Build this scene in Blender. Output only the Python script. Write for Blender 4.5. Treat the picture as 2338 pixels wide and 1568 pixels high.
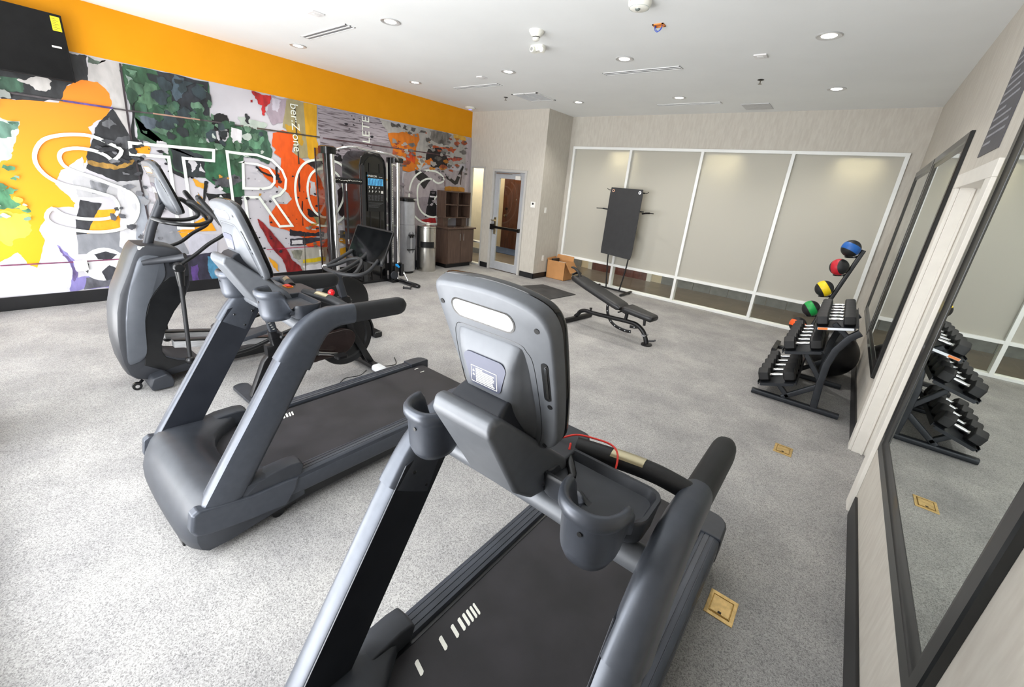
import bpy, bmesh, math, random
from mathutils import Vector, Matrix
PI = math.pi
for o in list(bpy.data.objects): bpy.data.objects.remove(o)
S = bpy.context.scene; COL = S.collection
# ---------------- camera ----------------
cd = bpy.data.cameras.new('camera'); cam = bpy.data.objects.new('camera', cd); COL.objects.link(cam); S.camera = cam
cd.sensor_width = 36; cd.lens = 14.445; cd.shift_x = -.00644; cd.shift_y = -.01303; cd.clip_start = .03; cd.clip_end = 80
R_, U_, F_ = Vector((.77893136,.62059881,.09012798)), Vector((-.26991355,.20205237,.9414465)), Vector((-.56605,.75764897,-.32489296))
cam.matrix_world = Matrix(((R_.x,U_.x,-F_.x,0),(R_.y,U_.y,-F_.y,0),(R_.z,U_.z,-F_.z,1.83),(0,0,0,1)))
# ---------------- view, world ----------------
S.view_settings.view_transform = 'Standard'; S.view_settings.look = 'None'; S.view_settings.gamma = 1; S.view_settings.use_curve_mapping = False
S.view_settings.exposure = 0.46
W = bpy.data.worlds.new('sky'); S.world = W; W.use_nodes = True
nt = W.node_tree; nt.nodes.clear()
wo = nt.nodes.new('ShaderNodeOutputWorld'); bg = nt.nodes.new('ShaderNodeBackground'); sk = nt.nodes.new('ShaderNodeTexSky')
sk.sky_type = 'HOSEK_WILKIE'; sk.sun_direction = (.2,.5,.8); sk.turbidity = 5; sk.ground_albedo = .5
bg.inputs[1].default_value = .9; nt.links.new(sk.outputs[0], bg.inputs[0]); nt.links.new(bg.outputs[0], wo.inputs[0])
# ---------------- daylight through the glazing, lamps ----------------
def area(name, loc, rot, sx, sy, power, color, spread=PI):
    l = bpy.data.lights.new(name, 'AREA'); l.shape = 'RECTANGLE'; l.size = sx; l.size_y = sy; l.energy = power; l.color = color; l.spread = spread
    o = bpy.data.objects.new(name, l); COL.objects.link(o); o.location = loc; o.rotation_euler = rot; return o
XL, XR, YB, YP, XP, HC = -7.205, .496, 8.07, 7.2, -5.14, 3.325
YF = -.40                                       # glazed front of the room, right behind the photographer
OPN = ((-7.0, -4.35), (-3.75, -.80))            # its two window openings (x from, x to), with a pier between
for a_, c_ in OPN: area('daylight', ((a_+c_)/2, YF-.75, 1.6), (PI/2,0,0), c_-a_+.2, 3.0, (58 if c_ < -4 else 84)*(c_-a_), (.96,.98,1))   # overcast daylight just outside the glazing
area('ceiling_fill', (-3.9, YF-.9, .05), (math.radians(125),0,0), 6.4, 1.0, 170, (1,.985,.96))     # added unseen area light, lifts the ceiling in place of bounce off the ground
def spot(loc, power, color, deg=110, blend=.9, r=.04, rot=(0,0,0)):
    l = bpy.data.lights.new('lamp', 'SPOT'); l.energy = power; l.color = color; l.spot_size = math.radians(deg); l.spot_blend = blend; l.shadow_soft_size = r
    o = bpy.data.objects.new('lamp', l); COL.objects.link(o); o.location = loc; o.rotation_euler = rot
# ---------------- helpers ----------------
def lin(h):
    if isinstance(h, (tuple, list)): return (*h[:3], 1)
    h = h.lstrip('#'); c = [int(h[i:i+2],16)/255 for i in (0,2,4)]
    return (*[x/12.92 if x <= .04045 else ((x+.055)/1.055)**2.4 for x in c], 1)
MATS = {}
def mat(name, col, rough=.5, metal=0, var=.06, scale=12, bump=0, bscale=200, spec=.5, emit=None, coat=0, col2=None, stretch=(1,1,1), lo=.35, hi=.65):
    if name in MATS: return MATS[name]
    m = bpy.data.materials.new(name); m.use_nodes = True; n = m.node_tree; b = n.nodes['Principled BSDF']
    c = lin(col); d = lin(col2) if col2 else tuple(min(1, x*(1+var)+.002) for x in c[:3])+(1,)
    a = c if col2 else tuple(x*(1-var) for x in c[:3])+(1,)
    tc = n.nodes.new('ShaderNodeTexCoord'); mp = n.nodes.new('ShaderNodeMapping'); mp.inputs['Scale'].default_value = stretch
    nz = n.nodes.new('ShaderNodeTexNoise'); nz.inputs['Scale'].default_value = scale; nz.inputs['Detail'].default_value = 5
    rp = n.nodes.new('ShaderNodeValToRGB'); rp.color_ramp.elements[0].color = a; rp.color_ramp.elements[1].color = d
    rp.color_ramp.elements[0].position = lo; rp.color_ramp.elements[1].position = hi
    n.links.new(tc.outputs['Object'], mp.inputs[0]); n.links.new(mp.outputs[0], nz.inputs[0]); n.links.new(nz.outputs[0], rp.inputs[0]); n.links.new(rp.outputs[0], b.inputs['Base Color'])
    b.inputs['Roughness'].default_value = rough; b.inputs['Metallic'].default_value = metal; b.inputs['Specular IOR Level'].default_value = spec
    b.inputs['Coat Weight'].default_value = coat
    if bump:
        n2 = n.nodes.new('ShaderNodeTexNoise'); n2.inputs['Scale'].default_value = bscale; n2.inputs['Detail'].default_value = 3; bp_ = n.nodes.new('ShaderNodeBump'); bp_.inputs['Strength'].default_value = bump; bp_.inputs['Distance'].default_value = .003
        n.links.new(mp.outputs[0], n2.inputs[0]); n.links.new(n2.outputs[0], bp_.inputs['Height']); n.links.new(bp_.outputs[0], b.inputs['Normal'])
    if emit: b.inputs['Emission Color'].default_value = lin(emit[0]); b.inputs['Emission Strength'].default_value = emit[1]
    MATS[name] = m; return m
def V(*a): return Vector(a[0]) if len(a) == 1 else Vector(a)
def rr(w, h, r, n=4, cx=0, cy=0):                # rounded rectangle, counter-clockwise
    r = min(r, w/2-1e-5, h/2-1e-5); P = []
    for k, (sx, sy) in enumerate(((1,1),(-1,1),(-1,-1),(1,-1))):
        for i in range(n+1):
            t = PI/2*(k+i/n); P.append((cx+sx*(w/2-r)+r*math.cos(t), cy+sy*(h/2-r)+r*math.sin(t)))
    return P
def circ(r, n=16, r2=None): return [(r*math.cos(2*PI*i/n), (r2 or r)*math.sin(2*PI*i/n)) for i in range(n)]
def smoothpath(P, n=4, closed=False):            # Catmull-Rom through the points
    P = [Vector(p) for p in P]; out = []; N = len(P)
    for i in range(N if closed else N-1):
        g = (lambda k: P[k % N]) if closed else (lambda k: P[max(0, min(N-1, k))])
        a, b, c, d = g(i-1), g(i), g(i+1), g(i+2)
        for j in range(n):
            t = j/n; out.append(.5*((2*b)+(c-a)*t+(2*a-5*b+4*c-d)*t*t+(3*b-a-3*c+d)*t**3))
    if not closed: out.append(P[-1])
    return out
class B:
    def __init__(s): s.b = bmesh.new(); s.m = 0
    def f(s, vs):
        try: fc = s.b.faces.new(vs); fc.material_index = s.m; return fc
        except ValueError: return None
    def loft(s, rings, cap=True, closed=False):
        R = [[s.b.verts.new(p) for p in r] for r in rings]; n = len(R[0])
        for i in range(len(R) if closed else len(R)-1):
            A, D = R[i], R[(i+1) % len(R)]
            for j in range(n): s.f((A[j], A[(j+1)%n], D[(j+1)%n], D[j]))
        if cap and not closed: s.f(R[0][::-1]); s.f(R[-1])
        return s
    def box(s, c, d, rot=None):
        M = Matrix.Rotation(rot[1], 3, rot[0]) if rot else Matrix.Identity(3)
        v = [s.b.verts.new(V(c)+M@Vector((x*d[0]/2, y*d[1]/2, z*d[2]/2))) for z in (-1,1) for x, y in ((-1,-1),(1,-1),(1,1),(-1,1))]
        for q in ((3,2,1,0),(4,5,6,7),(0,1,5,4),(1,2,6,5),(2,3,7,6),(3,0,4,7)): s.f([v[i] for i in q])
        return s
    def bb(s, a, b): return s.box([(x+y)/2 for x, y in zip(a, b)], [abs(y-x) for x, y in zip(a, b)])
    def prism(s, poly, ax, a, b, k=None):        # poly in the two other axes (cyclic order), extruded along ax from a to b
        def p(q, t):
            return {'x': (t, q[0], q[1]), 'y': (q[0], t, q[1]), 'z': (q[0], q[1], t)}[ax]
        s.loft([[p(q, a) for q in poly], [p(q, b) for q in (k or poly)]]); return s
    def sweep(s, P, sec, side=None, scale=None, cap=True, closed=False):  # sec: 2D ring or function of t
        P = [Vector(p) for p in P]; N = len(P); rings = []; prev = None
        for i, p in enumerate(P):
            if closed: t = P[(i+1)%N]-P[(i-1)%N]
            else: t = P[min(i+1, N-1)]-P[max(i-1, 0)]
            t.normalize()
            if side is not None: sd = Vector(side); sd = (sd-t*sd.dot(t)).normalized()
            else:
                if prev is None: prev = Vector((0,0,1)) if abs(t.z) < .9 else Vector((1,0,0))
                sd = (prev-t*prev.dot(t)).normalized(); prev = sd
            up = t.cross(sd); q = sec(i/(N-1)) if callable(sec) else sec
            rings.append([p+sd*a+up*b for a, b in q])
        return s.loft(rings, cap, closed)
    def tube(s, P, r, n=12, sm=0, r2=None, closed=False):
        if sm: P = smoothpath(P, sm, closed)
        if r2 is None: return s.sweep(P, circ(r, n), closed=closed)
        return s.sweep(P, lambda t: circ(r+(r2-r)*t, n))
    def cyl(s, a, b, r, r2=None, n=20): return s.tube([a, b], r, n, r2=r if r2 is None else r2)
    def lathe(s, prof, c=(0,0,0), n=28, ax='z', sx=1, sy=1, a0=0, a1=2*PI):
        full = abs(a1-a0-2*PI) < 1e-6; rings = []
        for i in range(n if full else n+1):
            t = a0+(a1-a0)*i/n; r = []
            for q, h in prof:
                x, y = q*math.cos(t)*sx, q*math.sin(t)*sy
                r.append(V(c)+Vector({'z': (x,y,h), 'x': (h,x,y), 'y': (x,h,-y)}[ax]))
            rings.append(r)
        return s.loft([list(r) for r in rings], cap=not full, closed=full) if prof[0][0] == prof[-1][0] and prof[0][1] == prof[-1][1] else s.open_lathe(rings, full)
    def open_lathe(s, rings, full):
        R = [[s.b.verts.new(p) for p in r] for r in rings]; n = len(R)
        for i in range(n if full else n-1):
            A, D = R[i], R[(i+1)%n]
            for j in range(len(A)-1): s.f((A[j], D[j], D[j+1], A[j+1]))
        return s
    def ball(s, c, r, u=28, v=16, sc=(1,1,1)):
        bmesh.ops.create_uvsphere(s.b, u_segments=u, v_segments=v, radius=r, matrix=Matrix.Translation(V(c))@Matrix.Diagonal((*sc,1)))
        return s
    def poly(s, pts): s.f([s.b.verts.new(p) for p in pts]); return s
def make(name, b, mats, parent=None, bev=0, seg=2, ang=38, sub=0, loc=None, merge=False):
    if merge: bmesh.ops.remove_doubles(b.b, verts=b.b.verts, dist=1e-5)
    bmesh.ops.recalc_face_normals(b.b, faces=b.b.faces)
    me = bpy.data.meshes.new(name); b.b.to_mesh(me); b.b.free()
    for m in (mats if isinstance(mats, (list, tuple)) else [mats]): me.materials.append(m)
    me.polygons.foreach_set('use_smooth', [True]*len(me.polygons)); me.set_sharp_from_angle(angle=math.radians(ang))
    o = bpy.data.objects.new(name, me); COL.objects.link(o)
    if parent is not None: o.parent = parent
    if loc: o.location = loc
    if bev:
        md = o.modifiers.new('bevel', 'BEVEL'); md.width = bev; md.segments = seg; md.limit_method = 'ANGLE'; md.angle_limit = math.radians(32); md.harden_normals = True
    if sub: md = o.modifiers.new('sub', 'SUBSURF'); md.levels = sub; md.render_levels = sub
    return o
def thing(name, label, cat, loc=(0,0,0), rz=0, group=None):
    o = bpy.data.objects.new(name, None); COL.objects.link(o); o.location = loc; o.rotation_euler = (0,0,rz); o.empty_display_size = .1
    o['label'] = label; o['category'] = cat
    if group: o['group'] = group
    return o
def tag(o, label, cat, group=None):
    o['label'] = label; o['category'] = cat
    if group: o['group'] = group
    return o
def struct(name, b, m, parent=None, bev=0, **k):
    o = make(name, b, m, parent, bev=bev, **k)
    if parent is None: o['kind'] = 'structure'
    return o
def dup(root, loc=None, label=None, rot=None):
    def cp(o, par):
        c = o.copy(); COL.objects.link(c); c.parent = par
        for ch in o.children: cp(ch, c)
        return c
    r = cp(root, None)
    if loc: r.location = loc
    if rot: r.rotation_euler = rot
    if label: r['label'] = label
    return r
def text(b, s, size, M, depth=.0006, mi=0):       # lettering as real raised glyphs, M places the XY text plane
    cu = bpy.data.curves.new('t', 'FONT'); cu.body = s; cu.size = size; cu.extrude = depth; cu.align_x = 'CENTER'; cu.align_y = 'CENTER'; cu.resolution_u = 3
    o = bpy.data.objects.new('t', cu); me = bpy.data.meshes.new_from_object(o)
    me.transform(M); n0 = len(b.b.faces); b.b.from_mesh(me); b.b.faces.ensure_lookup_table()
    for f in b.b.faces[n0:]: f.material_index = mi
    bpy.data.objects.remove(o); bpy.data.curves.remove(cu); bpy.data.meshes.remove(me)
def frame(o, x, y): # matrix from origin, x axis, y axis
    x = Vector(x).normalized(); y = Vector(y); y = (y-x*y.dot(x)).normalized(); z = x.cross(y); o = Vector(o)
    return Matrix(((x.x,y.x,z.x,o.x),(x.y,y.y,z.y,o.y),(x.z,y.z,z.z,o.z),(0,0,0,1)))
# ---------------- room materials ----------------
def floor_mat():
    m = bpy.data.materials.new('speckled_rubber_floor'); m.use_nodes = True; n = m.node_tree; L = n.links; b = n.nodes['Principled BSDF']
    tc = n.nodes.new('ShaderNodeTexCoord')
    def nz(sc, det=4, ro=.6):
        x = n.nodes.new('ShaderNodeTexNoise'); x.inputs['Scale'].default_value = sc; x.inputs['Detail'].default_value = det; x.inputs['Roughness'].default_value = ro; L.new(tc.outputs['Object'], x.inputs[0]); return x
    def ramp(src, p0, c0, p1, c1):
        r = n.nodes.new('ShaderNodeValToRGB'); r.color_ramp.elements[0].position = p0; r.color_ramp.elements[0].color = c0; r.color_ramp.elements[1].position = p1; r.color_ramp.elements[1].color = c1; L.new(src, r.inputs[0]); return r
    def mix(t, f, a, c):
        x = n.nodes.new('ShaderNodeMix'); x.data_type = 'RGBA'; x.blend_type = t
        if isinstance(f, (int, float)): x.inputs[0].default_value = f
        else: L.new(f, x.inputs[0])
        L.new(a, x.inputs[6]); L.new(c, x.inputs[7]); return x.outputs[2]
    vo = n.nodes.new('ShaderNodeTexVoronoi'); vo.inputs['Scale'].default_value = 250; L.new(tc.outputs['Object'], vo.inputs[0]); sv = n.nodes.new('ShaderNodeSeparateColor'); L.new(vo.outputs['Color'], sv.inputs[0])
    g = ramp(sv.outputs[0], .0, (.20,.195,.19,1), 1, (.52,.507,.485,1)); e_ = g.color_ramp.elements.new(.3); e_.color = (.345,.337,.323,1)
    s = ramp(nz(2.2,6,.65).outputs[0], .35, (.72,.72,.74,1), .68, (1,1,1,1))
    k = ramp(nz(.55,3,.5).outputs[0], .35, (.86,.86,.87,1), .7, (1,1,1,1))
    c = mix('MULTIPLY', 1, g.outputs[0], s.outputs[0]); c = mix('MULTIPLY', 1, c, k.outputs[0])
    ch = ramp(nz(3.1,8,.7).outputs[0], .60, (0,0,0,1), .78, (.35,.35,.35,1)); wh = n.nodes.new('ShaderNodeRGB'); wh.outputs[0].default_value = (.62,.61,.6,1)
    c = mix('MIX', ch.outputs[0], c, wh.outputs[0]); L.new(c, b.inputs['Base Color']); b.inputs['Roughness'].default_value = .72
    bp_ = n.nodes.new('ShaderNodeBump'); bp_.inputs['Strength'].default_value = .05; bp_.inputs['Distance'].default_value = .001; L.new(g.outputs[0], bp_.inputs['Height']); L.new(bp_.outputs[0], b.inputs['Normal'])
    return m
MF = floor_mat()
MW = mat('wallpaper', '#bbb5ab', .75, var=.05, col2='#c5c0b6', scale=7, stretch=(5,5,1.0), bump=.08, bscale=60)
MC = mat('ceiling_paint', '#e9ebeb', .9, var=.015, scale=1.5)
MO = mat('orange_paint', '#df9500', .6, var=.02, scale=3, spec=.25)
MBB = mat('black_cove_base', '#131316', .42, var=.15, scale=6)
MT = mat('white_trim_paint', '#dcd8d0', .5, var=.02)
MAL = mat('white_aluminium', '#e8e9e6', .4, var=.03, scale=3)
MGD = mat('grey_door_paint', '#a6a8ac', .45, var=.03)
MGF = mat('grey_frame_paint', '#b9b7b3', .5, var=.03)
def glass_mat(name='clear_glass', tint=(.93,.96,.95), r=0.0):
    m = bpy.data.materials.new(name); m.use_nodes = True; n = m.node_tree; n.nodes.remove(n.nodes['Principled BSDF'])
    out = n.nodes['Material Output']; t = n.nodes.new('ShaderNodeBsdfTransparent'); g = n.nodes.new('ShaderNodeBsdfGlossy'); mx = n.nodes.new('ShaderNodeMixShader'); fr = n.nodes.new('ShaderNodeLayerWeight'); pw = n.nodes.new('ShaderNodeMath'); pw.operation = 'POWER'; pw.inputs[1].default_value = 4; ad = n.nodes.new('ShaderNodeMath'); ad.operation = 'MULTIPLY_ADD'; ad.inputs[1].default_value = .8; ad.inputs[2].default_value = .03; n.links.new(fr.outputs['Facing'], pw.inputs[0]); n.links.new(pw.outputs[0], ad.inputs[0])
    t.inputs[0].default_value = (*tint,1); g.inputs['Roughness'].default_value = r; fr.inputs[0].default_value = .5
    n.links.new(ad.outputs[0], mx.inputs[0]); n.links.new(t.outputs[0], mx.inputs[1]); n.links.new(g.outputs[0], mx.inputs[2]); n.links.new(mx.outputs[0], out.inputs[0]); return m
MG = glass_mat()
# translucent shade film behind the corridor glazing
def film_mat():
    m = bpy.data.materials.new('frosted_film'); m.use_nodes = True; n = m.node_tree; b = n.nodes['Principled BSDF']; out = n.nodes['Material Output']
    tr = n.nodes.new('ShaderNodeBsdfTranslucent'); tr.inputs[0].default_value = (.62,.6,.53,1); mx = n.nodes.new('ShaderNodeMixShader'); mx.inputs[0].default_value = .35
    nz = n.nodes.new('ShaderNodeTexNoise'); nz.inputs['Scale'].default_value = 350; rp = n.nodes.new('ShaderNodeValToRGB'); rp.color_ramp.elements[0].color = (.56,.54,.48,1); rp.color_ramp.elements[1].color = (.62,.60,.54,1)
    n.links.new(nz.outputs[0], rp.inputs[0]); n.links.new(rp.outputs[0], b.inputs['Base Color']); b.inputs['Roughness'].default_value = .5
    n.links.new(b.outputs[0], mx.inputs[1]); n.links.new(tr.outputs[0], mx.inputs[2]); n.links.new(mx.outputs[0], out.inputs[0]); return m
MFILM = film_mat()
# ---------------- shell ----------------
X0, X1, Y0 = XL-.2, XR+.2, YF-.1
struct('floor', B().bb((X0,Y0,-.12),(X1,YP,0)).bb((XP-.18,YP,-.12),(X1,YB,0)), MF)
struct('ceiling', B().bb((X0,Y0,HC),(X1,YB+.2,HC+.12)), MC)
b = B(); b.bb((X0,Y0,0),(XL,YP,2.80)); b.m = 1; b.bb((X0,Y0,2.80),(XL,YP,HC)); struct('wall_left', b, [MW, MO])
# right wall with the cased opening
b = B(); b.bb((XR,Y0,0),(X1,3.33,HC)); b.bb((XR,4.17,0),(X1,YB,HC)); b.bb((XR,3.33,2.12),(X1,4.17,HC)); struct('wall_right', b, MW)
# glazed front wall (behind the camera): piers and header
b = B(); b.bb((X0,Y0,0),(X1,YF,.12)); b.bb((X0,Y0,3.0),(X1,YF,HC)); b.bb((OPN[1][1],Y0,.12),(X1,YF,3.0)); b.bb((OPN[0][1],Y0,.12),(OPN[1][0],YF,3.0)); b.bb((X0,Y0,.12),(OPN[0][0],YF,3.0)); struct('wall_front', b, MW)
b = B()
for a_, c_ in OPN:
    for x in (a_+.03, (a_*2+c_)/3, (a_+2*c_)/3, c_-.03): b.bb((x-.03,Y0+.02,.12),(x+.03,YF+.01,3.0))
    for z in (.15, 2.97): b.bb((a_,Y0+.02,z-.03),(c_,YF+.01,z+.03))
struct('window_1', b, MAL)
# door wall: from the mural wall to the pillar, sidelight opening and doorway
D0, D1, DH = -6.47, -5.53, 2.186; S0, S1, SH = -7.16, -6.72, 2.215
b = B(); b.bb((X0,YP,SH),(XP-.18,YP+.18,HC)); b.bb((X0,YP,0),(S0,YP+.02,SH)); b.bb((S1,YP,0),(D0,YP+.18,SH)); b.bb((D0,YP,DH),(D1,YP+.18,SH)); b.bb((D1,YP,0),(XP-.18,YP+.18,SH))
struct('wall_door', b, MW)
struct('wall_pillar', B().bb((XP-.18,YP,0),(XP,YB+.2,HC)), MW)
# back wall above and beside the glazing
WX0, WX1, WT = -5.03, .35, 2.765
b = B(); b.bb((XP,YB,WT),(X1,YB+.2,HC)); b.bb((WX1,YB,0),(X1,YB+.2,WT)); b.bb((XP,YB,0),(WX0,YB+.2,WT)); struct('wall_back', b, MW)
fw = .05; TR = .49
b = B()
xs = (WX0+fw/2, -3.725, -2.388, -1.019, WX1-fw/2)
for x in xs: b.bb((x-fw/2,YB-.0315,.002),(x+fw/2,YB+.0915,WT-.002))
b.bb((WX0,YB-.03,WT-fw),(WX1,YB+.09,WT)); b.bb((WX0,YB-.03,TR-fw/2),(WX1,YB+.09,TR+fw/2)); b.bb((WX0,YB-.03,0),(WX1,YB+.09,.045))
w2 = struct('window_2', b, MAL, bev=.004)
for i in range(4):
    a, c = xs[i]+fw/2, xs[i+1]-fw/2
    make('window_pane', B().bb((a-.005,YB+.028,TR+.02),(c+.005,YB+.034,WT-.03)), MG, w2)
    make('window_pane', B().bb((a-.005,YB+.028,.03),(c+.005,YB+.034,TR-.02)), MG, w2)
    make('privacy_film', B().bb((a-.004,YB+.0245,TR+.02),(c+.004,YB+.0265,WT-.03)), MFILM, w2)
# corridor beyond the glass

def tile_mat():
    m = bpy.data.materials.new('corridor_tile'); m.use_nodes = True; n = m.node_tree; b = n.nodes['Principled BSDF']
    tc = n.nodes.new('ShaderNodeTexCoord'); mp = n.nodes.new('ShaderNodeMapping'); br = n.nodes.new('ShaderNodeTexBrick'); nz = n.nodes.new('ShaderNodeTexNoise'); mx = n.nodes.new('ShaderNodeMix'); mx.data_type = 'RGBA'; mx.blend_type = 'MULTIPLY'; mx.inputs[0].default_value = .6
    br.inputs['Color1'].default_value = lin('#655a51'); br.inputs['Color2'].default_value = lin('#70655a'); br.inputs['Mortar'].default_value = lin('#857f77'); br.inputs['Scale'].default_value = 1; br.inputs['Mortar Size'].default_value = .004; br.inputs['Brick Width'].default_value = .6; br.inputs['Row Height'].default_value = .3
    nz.inputs['Scale'].default_value = 5; nz.inputs['Detail'].default_value = 6
    n.links.new(tc.outputs['Object'], mp.inputs[0]); n.links.new(mp.outputs[0], br.inputs[0]); n.links.new(tc.outputs['Object'], nz.inputs[0]); n.links.new(br.outputs[0], mx.inputs[6]); n.links.new(nz.outputs[0], mx.inputs[7]); n.links.new(mx.outputs[2], b.inputs['Base Color']); b.inputs['Roughness'].default_value = .35
    return m
MTILE = tile_mat()
CY = 9.75
HY = 10.22
struct('floor_corridor', B().bb((-11,YB,-.12),(1.5,HY+.3,0)).bb((-11,YP,-.12),(XP-.18,YB,0)), MTILE)
struct('ceiling_corridor', B().bb((-11,YB+.2,2.9),(1.5,HY+.3,3.0)).bb((-11,YP+.18,2.9),(XP-.18,YB+.2,3.0)), MC)
MCW = mat('corridor_wall', '#d8c9ae', .7, var=.03, stretch=(3,3,.5))
MTB = mat('stone_tile_base', '#7d7c7b', .6, var=.12, scale=8)
MRD = mat('reddish_wood', '#5b2a1e', .4, var=.25, scale=6, stretch=(6,6,.6))
b = B(); b.bb((-7.25,CY,0),(1.5,CY+.15,2.9)); b.bb((-7.25,CY+.15,0),(-7.1,HY+.2,2.9)); b.bb((-11,HY,0),(-7.25,HY+.15,2.9)); b.bb((-11.1,YP+.18,0),(-11,HY,2.9)); b.bb((1.4,YB+.2,0),(1.5,CY,2.9)); struct('wall_corridor', b, MCW)
b = B()
for i in range(13): b.bb((-3.2+i*.37,CY-.02,0),(-3.2+i*.37+.362,CY,.36))
b.bb((-7.2,CY-.02,0),(-5.4,CY,.22)); struct('baseboard_corridor', b, MTB)
d3 = struct('door_3', B().bb((-5.05,CY-.05,0),(-3.55,CY-.005,2.1)), MRD)
b = B(); b.bb((-5.16,CY-.07,0),(-5.05,CY-.001,2.2)); b.bb((-3.55,CY-.07,0),(-3.44,CY-.001,2.2)); b.bb((-5.16,CY-.07,2.1),(-3.44,CY-.001,2.2)); make('door_frame', b, MT, d3)
# baseboards
def base(name, a, c, h=.14, t=.012):
    b = B(); b.bb(a, (c[0], c[1], h)); return struct(name, b, MBB, bev=.003)
base('baseboard_left', (XL,YF,0), (XL+.014,YP-.0,0), .155)
base('baseboard_right', (XR-.014,YF,0), (XR,3.15,0), .15)
base('baseboard_right_far', (XR-.014,4.28,0), (XR,YB,0), .15)
b = B(); b.bb((S1+.0,YP-.014,0),(D0-.02,YP,.115)); b.bb((D1+.02,YP-.014,0),(XP+.014,YP,.115)); b.bb((XP,YP-.014,0),(XP+.014,YB-.03,.115)); struct('baseboard_door_wall', b, MBB, bev=.003)
# cased opening on the right: painted jambs and a white inner door, half open to the camera's sight
b = B()
b.bb((XR-.022,3.20,0),(XR,3.33,2.10)); b.bb((XR-.022,4.17,0),(XR,4.28,2.10)); b.bb((XR-.022,3.20,2.10),(XR,4.28,2.19))
b.bb((XR,3.33,0),(X1+.0,3.345,2.12)); b.bb((XR,4.155,0),(X1,4.17,2.12)); b.bb((XR,3.33,2.105),(X1,4.17,2.12)); b.bb((XR+.06,4.14,0),(XR+.075,4.156,2.1))
struct('trim_1', b, MT, bev=.003)
d2 = struct('door_2', B().bb((XR+.12,3.345,.01),(XR+.16,4.155,2.10)), MT, bev=.003)
make('door_handle', B().cyl((XR+.12,3.42,1.0),(XR+.07,3.42,1.0),.012).cyl((XR+.07,3.42,1.0),(XR+.07,3.54,1.0),.010), mat('satin_nickel', '#a9a59c', .3, 1), d2)
# glazed gym door
dd = struct('door_1', B().bb((D0+.05,YP+.02,.01),(D0+.17,YP+.065,DH-.05)).bb((D1-.17,YP+.02,.01),(D1-.05,YP+.065,DH-.05)).bb((D0+.17,YP+.02,.01),(D1-.17,YP+.065,.19)).bb((D0+.17,YP+.02,2.0),(D1-.17,YP+.065,DH-.05)), MGD, bev=.003)
b = B(); b.bb((D0,YP-.03,0),(D0+.05,YP+.14,DH-.05)); b.bb((D1-.05,YP-.03,0),(D1,YP+.14,DH-.05)); b.bb((D0,YP-.03,DH-.05),(D1,YP+.14,DH)); make('door_frame', b, MGF, dd, bev=.003)
make('door_glass', B().bb((D0+.165,YP+.038,.185),(D1-.165,YP+.044,2.005)), MG, dd)
MSS = mat('brushed_steel', '#c9c6bf', .25, 1, var=.05, stretch=(1,1,30))
MDK = mat('dark_metal', '#24211f', .35, .8)
make('push_bar', B().bb((D0+.10,YP-.075,.935),(D1-.06,YP-.045,.99)).bb((D0+.06,YP-.085,.90),(D0+.13,YP+.02,1.02)).bb((D1-.09,YP-.08,.92),(D1-.055,YP+.02,1.0)), MDK, dd, bev=.005)
make('lock_plate', B().bb((D0+.10,YP-.0,.80),(D0+.165,YP+.022,1.17)).cyl((D0+.13,YP+.02,1.1),(D0+.13,YP-.05,1.1),.02).cyl((D0+.13,YP-.045,1.1),(D0+.05,YP-.045,1.1),.009), mat('warm_nickel', '#cbbf9f', .3, 1), dd, bev=.004)
make('door_closer', B().bb((D0+.12,YP-.05,DH-.1),(D0+.52,YP+.02,DH-.075)).tube([(D0+.5,YP-.05,DH-.085),(D1-.18,YP-.03,DH-.06)],.008,8), MSS, dd, bev=.003)
make('door_latch_box', B().bb((D1-.30,YP-.02,1.99),(D1-.17,YP+.022,2.07)), MT, dd, bev=.003)
# sidelight
w3 = struct('window_3', B().bb((S0,YP-.02,0),(S0+.035,YP+.045,SH-.035)).bb((S1-.035,YP-.02,0),(S1,YP+.12,SH-.035)).bb((S0,YP-.02,SH-.035),(S1,YP+.12,SH)).bb((S0+.04,YP-.018,.53),(S1-.035,YP+.118,.565)).bb((S0+.04,YP-.018,0),(S1-.035,YP+.118,.04)), MGF, bev=.003)
make('window_pane', B().bb((S0+.03,YP+.012,.03),(S1-.03,YP+.018,SH-.03)), MG, w3)
# hall seen through the door and sidelight: beige wall, timber door, blue mat
struct('wall_hall', B().bb((-11,8.52,0),(-7.62,8.62,2.9)), MCW)
struct('baseboard_hall', B().bb((-11,8.505,0),(-7.62,8.52,.14)), MTB)
d4 = struct('door_4', B().bb((-8.66,HY-.05,0),(-7.70,HY-.002,2.12)), mat('dark_walnut', '#4a2616', .4, var=.35, scale=5, stretch=(6,6,.5)))
make('door_handle', B().cyl((-8.52,HY-.05,1.0),(-8.52,HY-.12,1.0),.03), MATS['satin_nickel'], d4); make('peephole', B().cyl((-8.14,HY-.05,1.5),(-8.14,HY-.065,1.5),.02), MATS['satin_nickel'], d4); make('deadbolt', B().cyl((-8.50,HY-.05,1.2),(-8.50,HY-.08,1.2),.035), MDK, d4)
tag(make('door_mat', B().bb((-9.2,9.22,0),(-7.3,HY-.06,.012)), mat('blue_carpet', '#34435f', .95, var=.2, scale=60)), 'dark blue carpet mat on the hall floor behind the glazed door', 'mat')
MLAMP = mat('warm_lamp_lens', '#fff0d8', .5, emit=('#ffe2b8', 9))
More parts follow.
